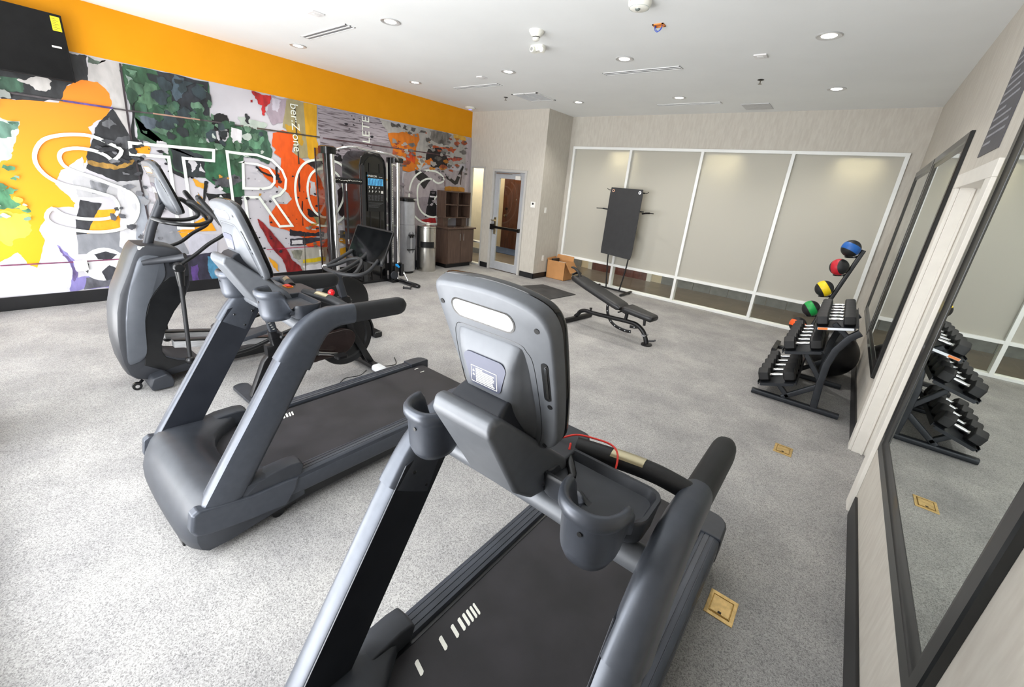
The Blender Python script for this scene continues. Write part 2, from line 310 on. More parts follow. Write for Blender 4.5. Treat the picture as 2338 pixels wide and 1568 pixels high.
for i, x in enumerate((-3.90, -2.02, -.17, -5.7)):
    d = tag(make('corridor_downlight', B().cyl((x,YB+.30,2.892),(x,YB+.30,2.8995),.055,n=20), MLAMP), 'warm corridor downlight hidden behind the frosted film, %s' % ('above the mat rack','over the third pane','over the fourth pane','beyond the corner pillar')[i], 'downlight', 'corridor downlights behind the frosted film')
    spot((x,YB+.40,2.86), 95, (1,.88,.70), 88, 1, .05, rot=(math.radians(-50),0,0))
area('corridor_fill', (-3.0, 9.0, 2.85), (0,0,0), 7, .8, 70, (1,.95,.88))  # unseen area lights added to brighten the dark corridor and hall
area('corridor_fill', (-8.1, 8.0, 2.85), (0,0,0), 2.4, .7, 75, (1,.88,.70))
area('corridor_fill', (-8.4, 9.6, 2.85), (0,0,0), 1.2, .8, 25, (1,.88,.70))
# ---------------- sports collage printed on the left wall (y, z in metres along the wall) ----------------
MUR = [('#2e2f31',0.02,[(-0.169,2.356),(0.957,2.79),(1.108,2.79),(1.069,2.523),(0.886,2.444),(0.83,2.298),(0.532,2.221),(0.375,2.226),(-0.21,2.173)]),('#3b5a48',0.02,[(0.045,2.36),(0.549,2.443),(0.55,2.316),(0.379,2.245),(0.011,2.203)]),('#c9c4c0',0.03,[(0.526,2.428),(0.649,2.475),(0.781,2.468),(0.725,2.362),(0.64,2.354),(0.608,2.402)]),('#c3bfbd',0.0,[(1.116,2.79),(1.394,2.79),(1.343,2.016),(1.231,2.285),(1.232,2.439),(1.151,2.542),(1.07,2.533)]),('#5b6a5e',0.03,[(1.108,2.79),(1.261,2.79),(1.183,2.725),(1.104,2.725)]),('GRAD',0.008,[(-0.339,2.051),(0.373,2.217),(0.793,2.262),(0.886,2.444),(1.024,2.537),(1.151,2.542),(1.232,2.439),(1.235,2.337),(1.163,2.179),(1.062,2.121),(0.984,2.047),(1.002,1.967),(0.959,1.815),(0.899,1.659),(0.81,1.608),(0.677,1.554),(0.603,1.402),(0.687,1.278),(0.727,1.192),(0.711,1.147),(0.539,1.143),(0.473,1.034),(0.385,0.883),(0.408,0.772),(0.289,0.464),(0.225,0.515),(0.18,0.65),(0.035,0.552),(-0.698,0.494)]),('#b9c4bb',0.02,[(-0.039,1.974),(0.337,2.038),(0.466,2.023),(0.377,1.782),(0.34,1.662),(0.239,1.555),(-0.141,1.501)]),('#1f2b2c',0.02,[(0.259,1.97),(0.375,1.97),(0.35,1.911),(0.227,1.874)]),('#5d7f70',0.03,[(0.306,2.011),(0.458,2.017),(0.422,1.94),(0.379,1.858),(0.275,1.862)]),('#4f8a63',0.03,[(-0.174,1.352),(0.195,1.336),(0.252,1.219),(0.333,1.139),(0.366,1.087),(0.149,1.114),(-0.231,1.087)]),('#d8cf4a',0.03,[(-0.231,1.087),(0.145,1.094),(0.321,1.076),(0.36,1.055),(0.304,0.841),(0.151,0.717),(0.082,0.784),(-0.299,0.778)]),('#e4e3f2',0.02,[(0.404,0.75),(0.491,0.724),(0.591,0.485),(0.497,0.157),(-0.803,0.157),(-0.706,0.456),(0.031,0.53),(0.217,0.47),(0.3,0.44)]),('#8f86c4',0.02,[(0.491,0.724),(0.603,0.508),(0.594,0.317),(0.809,0.369),(1.045,0.474),(0.978,0.157),(0.497,0.157),(0.575,0.415)]),('#6a5a8c',0.02,[(0.502,0.696),(0.587,0.509),(0.581,0.318),(0.552,0.273),(0.559,0.488),(0.505,0.631)]),('#2c2d30',0.012,[(1.231,2.285),(1.339,1.994),(1.405,1.778),(1.37,1.498),(1.135,1.459),(0.888,1.594),(0.911,1.724),(1.019,1.969),(1.051,2.057)]),('#6b6c70',0.02,[(1.188,2.184),(1.244,2.109),(1.166,2.054),(1.105,2.087)]),('#55565a',0.02,[(1.222,1.977),(1.371,2.02),(1.39,1.912),(1.236,1.848),(1.064,1.849)]),('#a8813c',0.02,[(0.92,1.683),(1.166,1.641),(1.345,1.749),(1.341,1.722),(1.16,1.605),(0.914,1.648)]),('#b9b8bb',0.012,[(0.795,1.522),(1.135,1.459),(1.37,1.498),(1.408,1.31),(1.331,1.064),(1.142,1.062),(1.108,1.297),(0.763,1.26),(0.747,1.433)]),('#e1e0e2',0.015,[(0.743,1.581),(0.878,1.721),(0.884,1.572),(0.807,1.501),(0.665,1.49)]),('#85868b',0.01,[(0.898,1.465),(1.059,1.42),(1.002,1.292),(0.887,1.309)]),('#fba919',0.012,[(0.735,1.103),(1.081,1.133),(1.149,0.99),(1.033,0.846),(0.67,0.832)]),('#36373c',0.008,[(0.776,1.238),(0.952,1.199),(0.827,0.967),(0.723,0.76),(0.67,0.785),(0.695,1.013)]),('#8d8f96',0.006,[(0.673,0.831),(1.11,0.869),(1.199,0.718),(1.651,0.885),(1.733,0.532),(1.58,0.542),(1.084,0.598),(0.645,0.6)]),('#8d8f96',0.006,[(1.354,0.965),(1.648,1.016),(1.711,0.534),(1.295,0.585)]),('#dddce0',0.008,[(1.124,1.39),(1.274,1.304),(1.234,0.941),(1.172,0.669),(1.066,0.599),(1.023,0.676),(1.096,1.062)]),('#a9aeb8',0.008,[(1.293,1.305),(1.408,1.31),(1.348,0.99),(1.237,0.716),(1.197,0.768)]),('#2a2b2f',0.006,[(1.047,0.6),(1.179,0.592),(1.135,0.441),(1.043,0.461)]),('#5f5f68',0.006,[(0.66,0.31),(1.02,0.323),(0.997,0.182),(0.617,0.166)]),('#e9e9ec',0.0,[(1.045,0.449),(1.029,0.394),(1.0,0.345),(0.96,0.305),(0.912,0.276),(0.86,0.26),(0.808,0.258),(0.759,0.271),(0.716,0.297),(0.682,0.333),(0.66,0.378),(0.65,0.428),(0.653,0.48),(0.668,0.531),(0.695,0.577),(0.732,0.616),(0.777,0.646),(0.826,0.664),(0.878,0.668),(0.927,0.659),(0.972,0.636),(1.009,0.601),(1.034,0.556),(1.047,0.504)]),('#3a3b42',0.004,[(0.778,0.591),(0.888,0.621),(0.988,0.578),(0.904,0.51),(0.802,0.529)]),('#3a3b42',0.004,[(0.809,0.369),(0.894,0.448),(0.973,0.399),(0.939,0.28),(0.834,0.255)]),('#4a4b52',0.004,[(0.681,0.526),(0.715,0.475),(0.685,0.356),(0.663,0.407)]),('#f3f3f6',0.0,[(0.607,0.527),(0.698,0.525),(0.687,0.395),(0.594,0.394)]),('#35593f',0.02,[(1.403,2.79),(2.246,2.79),(2.202,2.358),(2.498,2.309),(2.723,2.319),(2.852,2.207),(2.83,1.989),(2.556,1.957),(2.514,1.358),(2.357,1.324),(2.054,1.572),(1.732,1.597),(1.578,1.913),(1.401,1.98),(1.39,2.304),(1.361,2.71)]),('#2b2f35',0.02,[(1.707,2.79),(2.243,2.79),(2.202,2.358),(1.962,2.34),(1.819,2.472),(1.808,2.667)]),('#4b5b66',0.03,[(1.885,2.79),(1.982,2.772),(1.929,2.538),(1.86,2.48),(1.818,2.604)]),('#8fa096',0.03,[(1.408,2.681),(1.481,2.595),(1.42,2.436),(1.405,2.558)]),('#56795c',0.03,[(1.578,2.637),(1.686,2.619),(1.695,2.426),(1.567,2.336),(1.468,2.404)]),('#1b1d20',0.015,[(1.411,2.434),(1.45,2.4),(1.386,2.0),(1.427,1.917),(1.433,1.713),(1.357,1.705),(1.349,1.995)]),('#2a3033',0.02,[(1.421,2.224),(1.596,2.03),(1.716,1.907),(1.722,1.669),(1.855,1.57),(2.056,1.585),(2.069,1.851),(1.862,1.925),(1.622,1.942),(1.449,2.053)]),('#56606b',0.02,[(1.444,2.249),(1.671,2.267),(1.723,2.094),(1.532,2.11)]),('#2f5f42',0.02,[(2.187,1.889),(2.354,1.908),(2.488,1.357),(2.357,1.324),(2.056,1.585),(2.085,1.803)]),('#cfccd0',0.02,[(1.589,1.983),(1.686,1.973),(1.685,1.833),(1.587,1.845)]),('#cfccd0',0.02,[(1.935,1.836),(1.988,1.743),(1.908,1.636),(1.881,1.757)]),('#cfccd0',0.015,[(2.023,1.759),(2.065,1.649),(1.998,1.656)]),('#fba919',0.015,[(1.42,1.927),(1.51,1.905),(1.486,1.81),(1.381,1.798),(1.364,1.864)]),('#141517',0.01,[(2.223,2.385),(2.324,2.432),(2.416,2.419),(2.429,2.298),(2.406,2.144),(2.265,1.954),(2.205,2.115)]),('#cfccd0',0.01,[(2.248,2.191),(2.394,2.237),(2.406,2.144),(2.297,2.028),(2.264,2.094),(2.216,2.117)]),('#141517',0.006,[(2.291,2.165),(2.34,2.184),(2.316,2.081),(2.293,2.091)]),('#dcd9dd',0.015,[(2.446,2.275),(2.665,2.258),(2.619,2.07),(2.446,2.073),(2.433,2.173)]),('#dcd9dd',0.015,[(2.105,2.126),(2.193,2.114),(2.16,2.036),(2.108,2.065)]),('#121315',0.012,[(2.029,1.376),(2.364,1.379),(2.357,1.324),(2.485,1.329),(2.443,1.188),(2.259,1.129),(2.127,1.044),(2.084,1.18)]),('#1b1c1f',0.01,[(1.696,1.775),(1.718,1.645),(1.877,1.571),(1.83,1.543),(1.694,1.618),(1.675,1.737)]),('#e9a62a',0.015,[(1.908,1.561),(2.044,1.494),(2.059,1.43),(1.928,1.461)]),('#e9a62a',0.015,[(1.939,1.385),(1.994,1.283),(1.95,1.123),(1.903,1.202)]),('#1b1c1f',0.01,[(2.038,1.532),(2.082,1.522),(2.04,1.377),(2.002,1.257),(1.982,1.283)]),('#59595e',0.02,[(2.144,1.553),(2.421,1.653),(2.513,1.579),(2.348,1.46),(2.157,1.475)]),('#fba919',0.0,[(1.634,0.844),(2.012,1.071),(2.09,0.851)]),('#fba919',0.0,[(1.654,0.833),(1.845,0.856),(1.677,0.766)]),('#c9c8d4',0.01,[(1.752,0.831),(2.095,0.795),(2.063,0.54),(1.722,0.533)]),('#2f2c3e',0.01,[(1.698,0.521),(2.041,0.556),(2.041,0.368),(2.095,0.157),(1.653,0.157)]),('#5a3f80',0.015,[(1.721,0.366),(1.805,0.387),(1.793,0.157),(1.713,0.157)]),('#4a86a8',0.012,[(1.936,0.491),(2.016,0.457),(2.062,0.337),(2.049,0.157),(1.951,0.157),(1.919,0.32)]),('#b4c0b6',0.02,[(2.551,2.429),(2.706,2.416),(2.929,2.391),(2.896,2.283),(2.574,2.295)]),('#3b5c49',0.025,[(2.574,2.295),(2.918,2.286),(2.966,2.016),(2.894,1.834),(2.69,1.899),(2.527,1.882)]),('#5d8a6c',0.03,[(2.686,2.231),(2.867,2.195),(2.809,2.04),(2.647,2.061)]),('#24272a',0.02,[(2.654,2.487),(2.708,2.436),(2.677,2.331),(2.633,2.384)]),('#a99aa6',0.02,[(3.025,2.79),(3.239,2.79),(3.175,2.474),(2.993,2.402),(2.924,2.555),(2.99,2.689)]),('#c8c2cf',0.02,[(3.028,2.757),(3.155,2.741),(3.097,2.586),(3.012,2.591)]),('#b01f22',0.018,[(2.756,2.79),(3.019,2.79),(2.977,2.666),(2.931,2.627),(2.902,2.5),(2.877,2.502),(2.886,2.629),(2.83,2.638),(2.798,2.711)]),('#b01f22',0.006,[(2.734,2.674),(2.764,2.68),(2.761,2.648),(2.731,2.642)]),('#a59a72',0.008,[(3.237,2.79),(3.51,2.79),(3.51,1.987),(3.291,1.963),(3.276,2.339),(3.144,2.384)]),('#c79a2c',0.03,[(3.182,2.432),(3.4,2.424),(3.426,2.16),(3.31,2.19),(3.203,2.285)]),('#dba41a',0.006,[(3.486,2.79),(3.696,2.79),(3.657,2.282),(3.701,2.102),(3.545,1.944),(3.5,2.009)]),('WOOD',0.02,[(3.699,2.79),(4.843,2.79),(4.997,2.621),(5.043,2.366),(4.698,2.218),(4.504,1.99),(4.493,1.674),(4.023,1.744),(3.93,2.056),(3.7,2.172),(3.695,2.47)]),('#8d858b',0.01,[(3.93,2.056),(4.573,2.204),(4.64,1.3),(4.173,1.286),(3.961,1.639)]),('#201d20',0.02,[(3.93,2.056),(4.07,2.096),(4.094,2.025),(4.325,2.036),(4.475,2.039),(4.383,1.991),(3.981,1.988)]),('#e8590c',0.006,[(2.992,2.276),(3.141,2.345),(3.274,2.317),(3.298,2.188),(3.251,2.049),(3.41,1.953),(3.598,1.807),(3.715,1.622),(3.774,1.274),(3.772,0.804),(3.386,0.683),(3.075,0.843),(2.826,0.919),(2.817,1.061),(2.949,1.25),(3.111,1.255),(3.191,1.353),(3.105,1.443),(2.973,1.505),(2.811,1.651),(2.741,1.798),(2.89,1.79),(3.038,1.714),(3.081,1.941),(2.986,1.996),(3.014,2.054),(2.964,2.102)]),('#c9c6c8',0.01,[(2.998,1.529),(3.127,1.432),(3.19,1.341),(3.088,1.254),(2.953,1.297)]),('#1b1416',0.006,[(2.983,1.798),(3.024,1.813),(3.006,1.711),(3.035,1.691),(3.023,1.611),(2.964,1.607)]),('#26191a',0.015,[(3.478,1.891),(3.663,2.003),(3.761,1.918),(3.6,1.831)]),('#c9c6c8',0.02,[(3.485,1.655),(3.584,1.614),(3.594,1.394),(3.493,1.414)]),('#26191a',0.02,[(3.425,1.19),(3.655,1.118),(3.701,0.989),(3.441,1.065)]),('#7d7a55',0.02,[(3.519,1.066),(3.759,1.042),(3.751,0.911),(3.562,0.938)]),('#26191a',0.012,[(3.344,1.739),(3.333,1.455),(3.311,1.453),(3.324,1.737)]),('#26191a',0.012,[(3.359,1.311),(3.342,0.914),(3.322,0.914),(3.344,1.31)]),('#26222a',0.015,[(3.113,0.862),(3.319,0.813),(3.525,0.783),(3.689,0.806),(3.683,0.721),(3.39,0.735),(3.115,0.755)]),('#33303a',0.015,[(3.111,0.705),(3.388,0.709),(3.681,0.687),(3.674,0.58),(3.101,0.587)]),('#d9d6d8',0.01,[(3.133,0.679),(3.308,0.678),(3.303,0.609),(3.127,0.609)]),('#e8590c',0.01,[(3.354,0.607),(3.736,0.685),(3.724,0.482),(3.402,0.552)]),('#8e1c1e',0.01,[(2.649,1.025),(2.759,0.92),(2.878,0.75),(3.046,0.519),(3.106,0.361),(3.223,0.248),(3.261,0.157),(3.01,0.157),(2.96,0.372),(2.795,0.606),(2.688,0.873)]),('#f0a81e',0.012,[(2.744,0.437),(2.87,0.303),(2.891,0.157),(2.807,0.257)]),('#b9b4a8',0.03,[(3.095,0.516),(3.727,0.542),(3.703,0.157),(3.267,0.157),(3.25,0.272)]),('#e2c41e',0.015,[(3.282,0.344),(3.688,0.361),(3.684,0.298),(3.277,0.283)]),('#e9e6ea',0.02,[(3.274,0.243),(3.71,0.263),(3.7,0.157),(3.29,0.157)]),('#8a8a7c',0.03,[(3.117,0.49),(3.294,0.493),(3.257,0.351),(3.133,0.386)]),('#2a1f22',0.02,[(3.968,1.512),(4.188,1.602),(4.485,1.459),(4.479,1.295),(4.281,1.017),(4.159,0.989),(3.987,1.083)]),('#c3c9c4',0.02,[(4.286,1.126),(4.479,1.295),(4.494,0.79),(4.237,0.711),(4.157,0.962)]),('#d8902a',0.02,[(4.02,1.693),(4.491,1.62),(4.458,1.565),(4.043,1.593)]),('#e07a1e',0.015,[(4.417,2.11),(4.508,2.114),(4.504,2.003),(4.413,1.994)]),('#5b5757',0.02,[(3.973,0.827),(4.428,0.762),(4.392,0.649),(3.964,0.664)]),('#e0a11d',0.02,[(3.955,0.498),(4.261,0.539),(4.22,0.311),(3.944,0.301)]),('#c98a2a',0.02,[(3.966,0.691),(4.329,0.665),(4.295,0.609),(3.961,0.608)]),('#8f888c',0.015,[(4.671,2.37),(5.027,2.416),(5.337,2.071),(5.335,1.32),(4.792,0.724),(4.64,1.3)]),('#b6b3ae',0.03,[(4.839,2.774),(5.7,2.79),(7.192,2.79),(7.089,2.241),(5.905,2.126),(5.162,2.273),(4.997,2.621)]),('#57534f',0.03,[(5.373,2.772),(5.663,2.75),(5.59,2.684),(5.338,2.7)]),('#7d7873',0.03,[(6.009,2.774),(6.594,2.774),(6.431,2.542),(6.013,2.604)]),('#57534f',0.03,[(5.066,2.761),(5.269,2.768),(5.303,2.721),(5.098,2.689)]),('#d9780f',0.02,[(5.013,2.572),(5.373,2.646),(5.702,2.673),(5.741,2.567),(5.649,2.33),(5.669,2.218),(5.905,2.126),(5.596,1.952),(5.336,1.958),(5.337,2.183),(5.127,2.269)]),('#c9460f',0.03,[(5.445,2.306),(5.631,2.299),(5.633,2.1),(5.373,2.131)]),('#c0562a',0.04,[(6.057,2.494),(6.742,2.52),(6.657,2.417),(6.141,2.387)]),('#b5503c',0.03,[(6.27,2.282),(6.937,2.354),(6.848,2.281),(6.315,2.227)]),('#b3a9ad',0.012,[(5.373,1.904),(6.108,2.116),(7.003,2.07),(7.234,1.583),(5.727,0.7),(5.372,0.865),(5.354,1.615)]),('#9a9097',0.03,[(5.523,1.476),(6.0,1.496),(5.927,1.02),(5.603,1.082)]),('#cfd0c8',0.02,[(5.746,2.255),(5.903,2.185),(5.75,1.935),(5.671,2.103)]),('#1d1517',0.018,[(5.958,2.424),(6.305,2.481),(6.508,2.277),(6.449,2.102),(6.068,2.082),(5.903,2.214)]),('#d87414',0.02,[(5.864,2.186),(6.022,2.256),(6.148,2.15),(5.945,2.13)]),('#221f20',0.01,[(5.633,1.999),(5.828,1.971),(6.054,1.839),(5.874,1.638),(5.773,1.729),(5.654,1.869)]),('#221f20',0.008,[(6.432,1.991),(6.732,1.855),(6.947,2.195),(6.987,2.166),(6.806,1.778),(6.736,1.774),(6.481,1.885)]),('#5c201e',0.004,[(6.422,1.928),(6.443,1.929),(6.455,1.66),(6.433,1.659)]),('#3a1d14',0.004,[(6.917,2.063),(6.941,2.065),(6.908,1.668),(6.879,1.667)]),('#c98a2a',0.02,[(6.421,1.722),(7.025,1.725),(7.058,1.609),(6.426,1.595)]),('#e3b040',0.02,[(6.637,2.79),(7.052,2.777),(7.009,2.709),(6.641,2.72)]),('#17161a',0.006,[(6.03,1.606),(6.207,1.615),(6.225,1.07),(5.906,1.068),(5.962,1.338)]),('#e3e0e2',0.004,[(6.02,1.513),(6.176,1.51),(6.177,1.478),(6.021,1.481)]),('#a51c20',0.015,[(5.783,1.02),(6.181,1.07),(6.229,0.955),(5.93,0.917)]),('#c2b7bd',0.0,[(7.008,2.79),(7.19,2.79),(7.29,1.516),(7.058,1.609)]),('#2a2729',0.02,[(3.727,0.537),(3.84,0.531),(3.831,0.365),(3.717,0.373)])]
MLN = [('#4a4446',0.018,[(0.387,2.286),(0.828,2.288),(1.24,2.287),(1.378,2.287),(1.599,2.298),(2.086,2.309),(2.863,2.314)]),('#5e4a8c',0.02,[(0.828,2.288),(1.232,2.289)]),('#b08a76',0.016,[(1.599,2.298),(2.086,2.309)]),('#3a3236',0.02,[(1.377,2.784),(1.343,2.016),(1.358,0.99)]),('#7a3a5a',0.014,[(0.028,0.515),(0.596,0.513),(1.167,0.521)]),('#4a4036',0.02,[(2.576,2.311),(3.05,2.316),(3.711,2.324)]),('#3a332c',0.02,[(3.343,2.726),(3.343,1.878)]),('#5c3f44',0.02,[(3.761,2.319),(5.026,2.337),(6.891,2.349)]),('#b0284a',0.012,[(2.732,0.548),(3.673,0.566)]),('#55524e',0.012,[(3.343,0.787),(3.314,0.159)]),('#1b1416',0.028,[(2.709,1.784),(2.775,1.714),(2.878,1.674),(2.977,1.664)]),('#3a2a2c',0.02,[(5.194,2.057),(5.189,1.316)])]
MLT = [([(1.232,1.826),(1.139,1.89),(1.015,1.948),(0.889,1.955),(0.73,1.924),(0.601,1.86),(0.521,1.741),(0.498,1.619),(0.535,1.511),(0.609,1.434),(0.707,1.387),(0.83,1.362),(0.972,1.313),(1.06,1.272),(1.091,1.192),(1.075,1.097),(1.012,1.038),(0.886,1.014),(0.721,1.025),(0.602,1.068),(0.53,1.132),(0.466,1.034),(0.517,0.947),(0.664,0.889),(0.825,0.863),(0.983,0.872),(1.118,0.918),(1.227,1.015),(1.279,1.161),(1.27,1.28),(1.209,1.36),(1.061,1.431),(0.92,1.499),(0.799,1.544),(0.715,1.599),(0.69,1.669),(0.702,1.732),(0.749,1.779),(0.862,1.807),(0.989,1.797),(1.081,1.754),(1.142,1.706)],1),([(1.323,1.925),(2.194,1.945),(2.176,1.807),(1.835,1.806),(1.817,0.896),(1.657,0.898),(1.68,1.801),(1.313,1.795)],0),([(2.353,1.946),(2.534,1.94),(2.736,1.947),(2.944,1.894),(3.076,1.762),(3.121,1.629),(3.097,1.489),(3.008,1.392),(2.891,1.352),(3.154,0.916),(2.962,0.906),(2.704,1.345),(2.516,1.337),(2.513,0.986),(2.396,0.986),(2.349,1.268)],0),([(2.541,1.827),(2.52,1.823),(2.723,1.817),(2.888,1.768),(2.954,1.662),(2.945,1.572),(2.883,1.5),(2.771,1.471),(2.509,1.463)],0),([(3.661,1.975),(3.507,1.94),(3.39,1.859),(3.298,1.712),(3.254,1.521),(3.26,1.307),(3.331,1.114),(3.46,0.977),(3.668,0.906),(3.864,0.931),(4.043,1.043),(4.184,1.206),(4.245,1.421),(4.235,1.657),(4.169,1.806),(4.061,1.935),(3.926,1.983),(3.792,1.993)],1),([(3.704,1.841),(3.598,1.807),(3.502,1.704),(3.451,1.533),(3.462,1.339),(3.526,1.167),(3.638,1.072),(3.76,1.055),(3.903,1.108),(4.011,1.255),(4.077,1.414),(4.072,1.595),(4.009,1.743),(3.89,1.833),(3.783,1.853)],1),([(4.386,2.081),(4.6,2.072),(4.977,1.367),(4.988,2.037),(5.194,2.029),(5.185,0.898),(4.9,0.915),(4.584,1.599),(4.562,0.903),(4.339,0.905)],0),([(6.415,1.864),(6.238,1.991),(5.967,2.013),(5.75,1.95),(5.578,1.805),(5.492,1.564),(5.516,1.264),(5.642,1.082),(5.866,0.956),(6.186,0.928),(6.497,0.987),(6.722,1.158),(6.751,1.495),(6.211,1.505),(6.216,1.346),(6.482,1.337),(6.399,1.154),(6.138,1.069),(5.884,1.131),(5.74,1.27),(5.697,1.483),(5.714,1.695),(5.851,1.809),(6.033,1.852),(6.245,1.774)],1)]
rnd = random.Random(4)
def jag(P, amp, cx=None):
    if not amp: return P
    out = []
    for i in range(len(P)):
        a, c = P[i], P[(i+1)%len(P)]; seg = [a, c]; A = amp
        for _ in range(3):
            n2 = [seg[0]]
            for p, q in zip(seg, seg[1:]):
                d = math.dist(p, q)
                if d > .02:
                    k = rnd.uniform(-1,1)*min(A, d*.22); nx, ny = (q[1]-p[1])/d, -(q[0]-p[0])/d
                    n2.append(((p[0]+q[0])/2+nx*k, (p[1]+q[1])/2+ny*k))
                n2.append(q)
            seg = n2; A *= .7
        out += seg[:-1]
    return out
def mgrad():
    m = bpy.data.materials.new('mural_orange'); m.use_nodes = True; n = m.node_tree; b = n.nodes['Principled BSDF']
    tc = n.nodes.new('ShaderNodeTexCoord'); sp = n.nodes.new('ShaderNodeSeparateXYZ'); r = n.nodes.new('ShaderNodeValToRGB'); mr = n.nodes.new('ShaderNodeMapRange'); mr.inputs[1].default_value = .6; mr.inputs[2].default_value = 2.4
    r.color_ramp.elements[0].color = lin('#f3a506'); r.color_ramp.elements[1].color = lin('#dc7d1c')
    n.links.new(tc.outputs['Object'], sp.inputs[0]); n.links.new(sp.outputs[2], mr.inputs[0]); n.links.new(mr.outputs[0], r.inputs[0]); n.links.new(r.outputs[0], b.inputs['Base Color']); b.inputs['Roughness'].default_value = .5; return m
mm = {'BASE': mat('mural_paper', '#bab7bd', .55, var=.05, scale=2.5), 'GRAD': mgrad(), 'WOOD': mat('mural_weathered_wood', '#54494f', .55, col2='#9d959b', scale=7, stretch=(1,.6,9), lo=.36, hi=.5)}
def mcol(c):
    if c not in mm:
        dk = sum(lin(c)[:3])/3; mm[c] = mat('mural_ink_'+c[1:], tuple(v*.8 for v in lin(c)[:3]), .55, var=.38 if dk < .25 else .1, scale=9, stretch=(1,1.6,.7))
    return mm[c]
mb = B(); ml = [mm['BASE']]
mb.bb((XL+.0006,YF+.002,.1555),(XL+.002,YP,2.80)); k = 0
for c, a, P in MUR:
    m = mcol(c)
    if m not in ml: ml.append(m)
    mb.m = ml.index(m); k += 1; P = jag([(max(YF,min(YP-.002,y)), z) for y, z in P], a); x = XL+.002+.00012*k
    P = [(max(YF,min(YP-.001,y)), max(.156,min(2.799,z))) for y, z in P]
    mb.poly([(x, y, z) for y, z in P])
def ribbon(b, P, w, x, closed):
    n = len(P); P = [Vector((0, *p)) for p in P]; A, D = [], []
    for i in range(n):
        p = P[i]; q = P[(i+1)%n] if (closed or i < n-1) else None; o = P[i-1] if (closed or i > 0) else None
        t1 = (p-o).normalized() if o is not None else None; t2 = (q-p).normalized() if q is not None else None
        t1 = t1 or t2; t2 = t2 or t1; n1 = Vector((0,-t1.z,t1.y)); n2 = Vector((0,-t2.z,t2.y)); m = (n1+n2).normalized(); s = 1/max(.45, m.dot(n1))
        A.append(b.b.verts.new((x, p.y+m.y*w/2*s, p.z+m.z*w/2*s))); D.append(b.b.verts.new((x, p.y-m.y*w/2*s, p.z-m.z*w/2*s)))
    for i in range(n if closed else n-1): b.f((A[i], A[(i+1)%n], D[(i+1)%n], D[i]))
for c, w, P in MLN:
    m = mcol(c)
    if m not in ml: ml.append(m)
    mb.m = ml.index(m); k += 1; ribbon(mb, P, w, XL+.002+.00012*k, False)
# torn fragments over the collage
def scatter(y0, y1, z0, z1, n, cols, r0, r1, st=1.0):
    global k
    for i in range(n):
        c = rnd.choice(cols); m = mcol(c)
        if m not in ml: ml.append(m)
        mb.m = ml.index(m); k += 1; y, z, r = rnd.uniform(y0,y1), rnd.uniform(z0,z1), rnd.uniform(r0,r1); a0 = rnd.uniform(0,6)
        P = [(y+r*rnd.uniform(.45,1.3)*math.cos(a0+2*PI*j/6), z+st*r*rnd.uniform(.3,.9)*math.sin(a0+2*PI*j/6)) for j in range(6)]
        P = [(max(y0,min(y1,p)), max(z0,min(z1,q))) for p, q in jag(P, .012)]; mb.poly([(XL+.002+.00004*k+.008, p, q) for p, q in P])
G_ = ['#2b4a36','#47664f','#22282a','#5f8068','#2e3b40','#3a5a48']
scatter(1.38,2.25,2.02,2.74,60,G_,.02,.10,1.6); scatter(2.2,2.85,1.75,2.35,26,G_+['#b7c2b9'],.02,.08,1.4)
scatter(5.1,7.1,2.0,2.74,95,['#8f8a86','#bdbab3','#5d5854','#aaa59f','#6e6a68','#c07a20','#a5502e'],.02,.11,.7); scatter(5.1,7.0,1.3,2.0,45,['#a79da1','#958b91','#b9b1b5','#7d757a'],.02,.10,.8)
scatter(1.0,1.45,1.55,2.0,26,['#46474b','#1c1d20','#77787c','#2b2c30'],.015,.06,.8); scatter(1.0,1.9,.75,1.5,26,['#9fa0a5','#c9c8cc','#77787e','#55565c'],.015,.07,1.2)
scatter(4.25,5.0,.6,1.9,40,['#7d777b','#3a3335','#a39c9f','#b98a3a','#c3c9c4'],.02,.10,.6); scatter(3.35,4.2,.5,.95,34,['#8c8880','#c9c2b0','#33303a','#d9d6d8','#b58a2a','#6f6a5c'],.015,.06,.6)
scatter(-.3,.45,1.9,2.7,26,['#3b5a48','#5d6a60','#26282a','#8b8f8a'],.02,.10,.8); scatter(-.3,.35,1.0,1.6,22,['#7fa08c','#b9c4bb','#4f8a63','#d8cf4a'],.02,.07,1); scatter(2.1,2.9,1.2,1.75,22,['#d9d6da','#2a2b2e','#c7913a','#8e8a8e'],.01,.045,1)
# ink spatter
mb.m = ml.index(mcol('#26222a')) if mcol('#26222a') in ml else 0
for i in range(150):
    y, z = rnd.choice(((2.5,1.2),(3.0,1.5),(4.8,2.2),(6.3,2.1),(1.9,1.6),(2.9,.7),(3.6,1.1),(4.4,2.45)))
    y += rnd.gauss(0,.28); z += rnd.gauss(0,.2); r = abs(rnd.gauss(0,.010))+.003
    if .2 < z < 2.75: mb.poly([(XL+.018, y+r*rnd.uniform(.6,1.8)*math.cos(t), z+r*rnd.uniform(.5,1.1)*math.sin(t)) for t in [2*PI*j/7 for j in range(7)]])
ml.append(mat('mural_print_white', '#dfe3d8', .5)); wi = len(ml)-1
def wtext(s, size, y, z, rot):       # lettering in the print, on the wall plane facing +x
    d = Vector((0, math.cos(rot), math.sin(rot))); u = Vector((0, -math.sin(rot), math.cos(rot)))
    text(mb, s, size, frame((XL+.019, y, z), d, u), 0, wi)
wtext('LETE', .21, 4.56, 2.56, PI/2)
wtext('ber:Z one', .17, 3.33, 2.40, -PI/2)
mural = make('mural', mb, ml, merge=False)
tag(mural, 'torn-paper sports collage mural in orange, green and grey covering the long wall', 'mural')
lb = B(); lb2 = B()
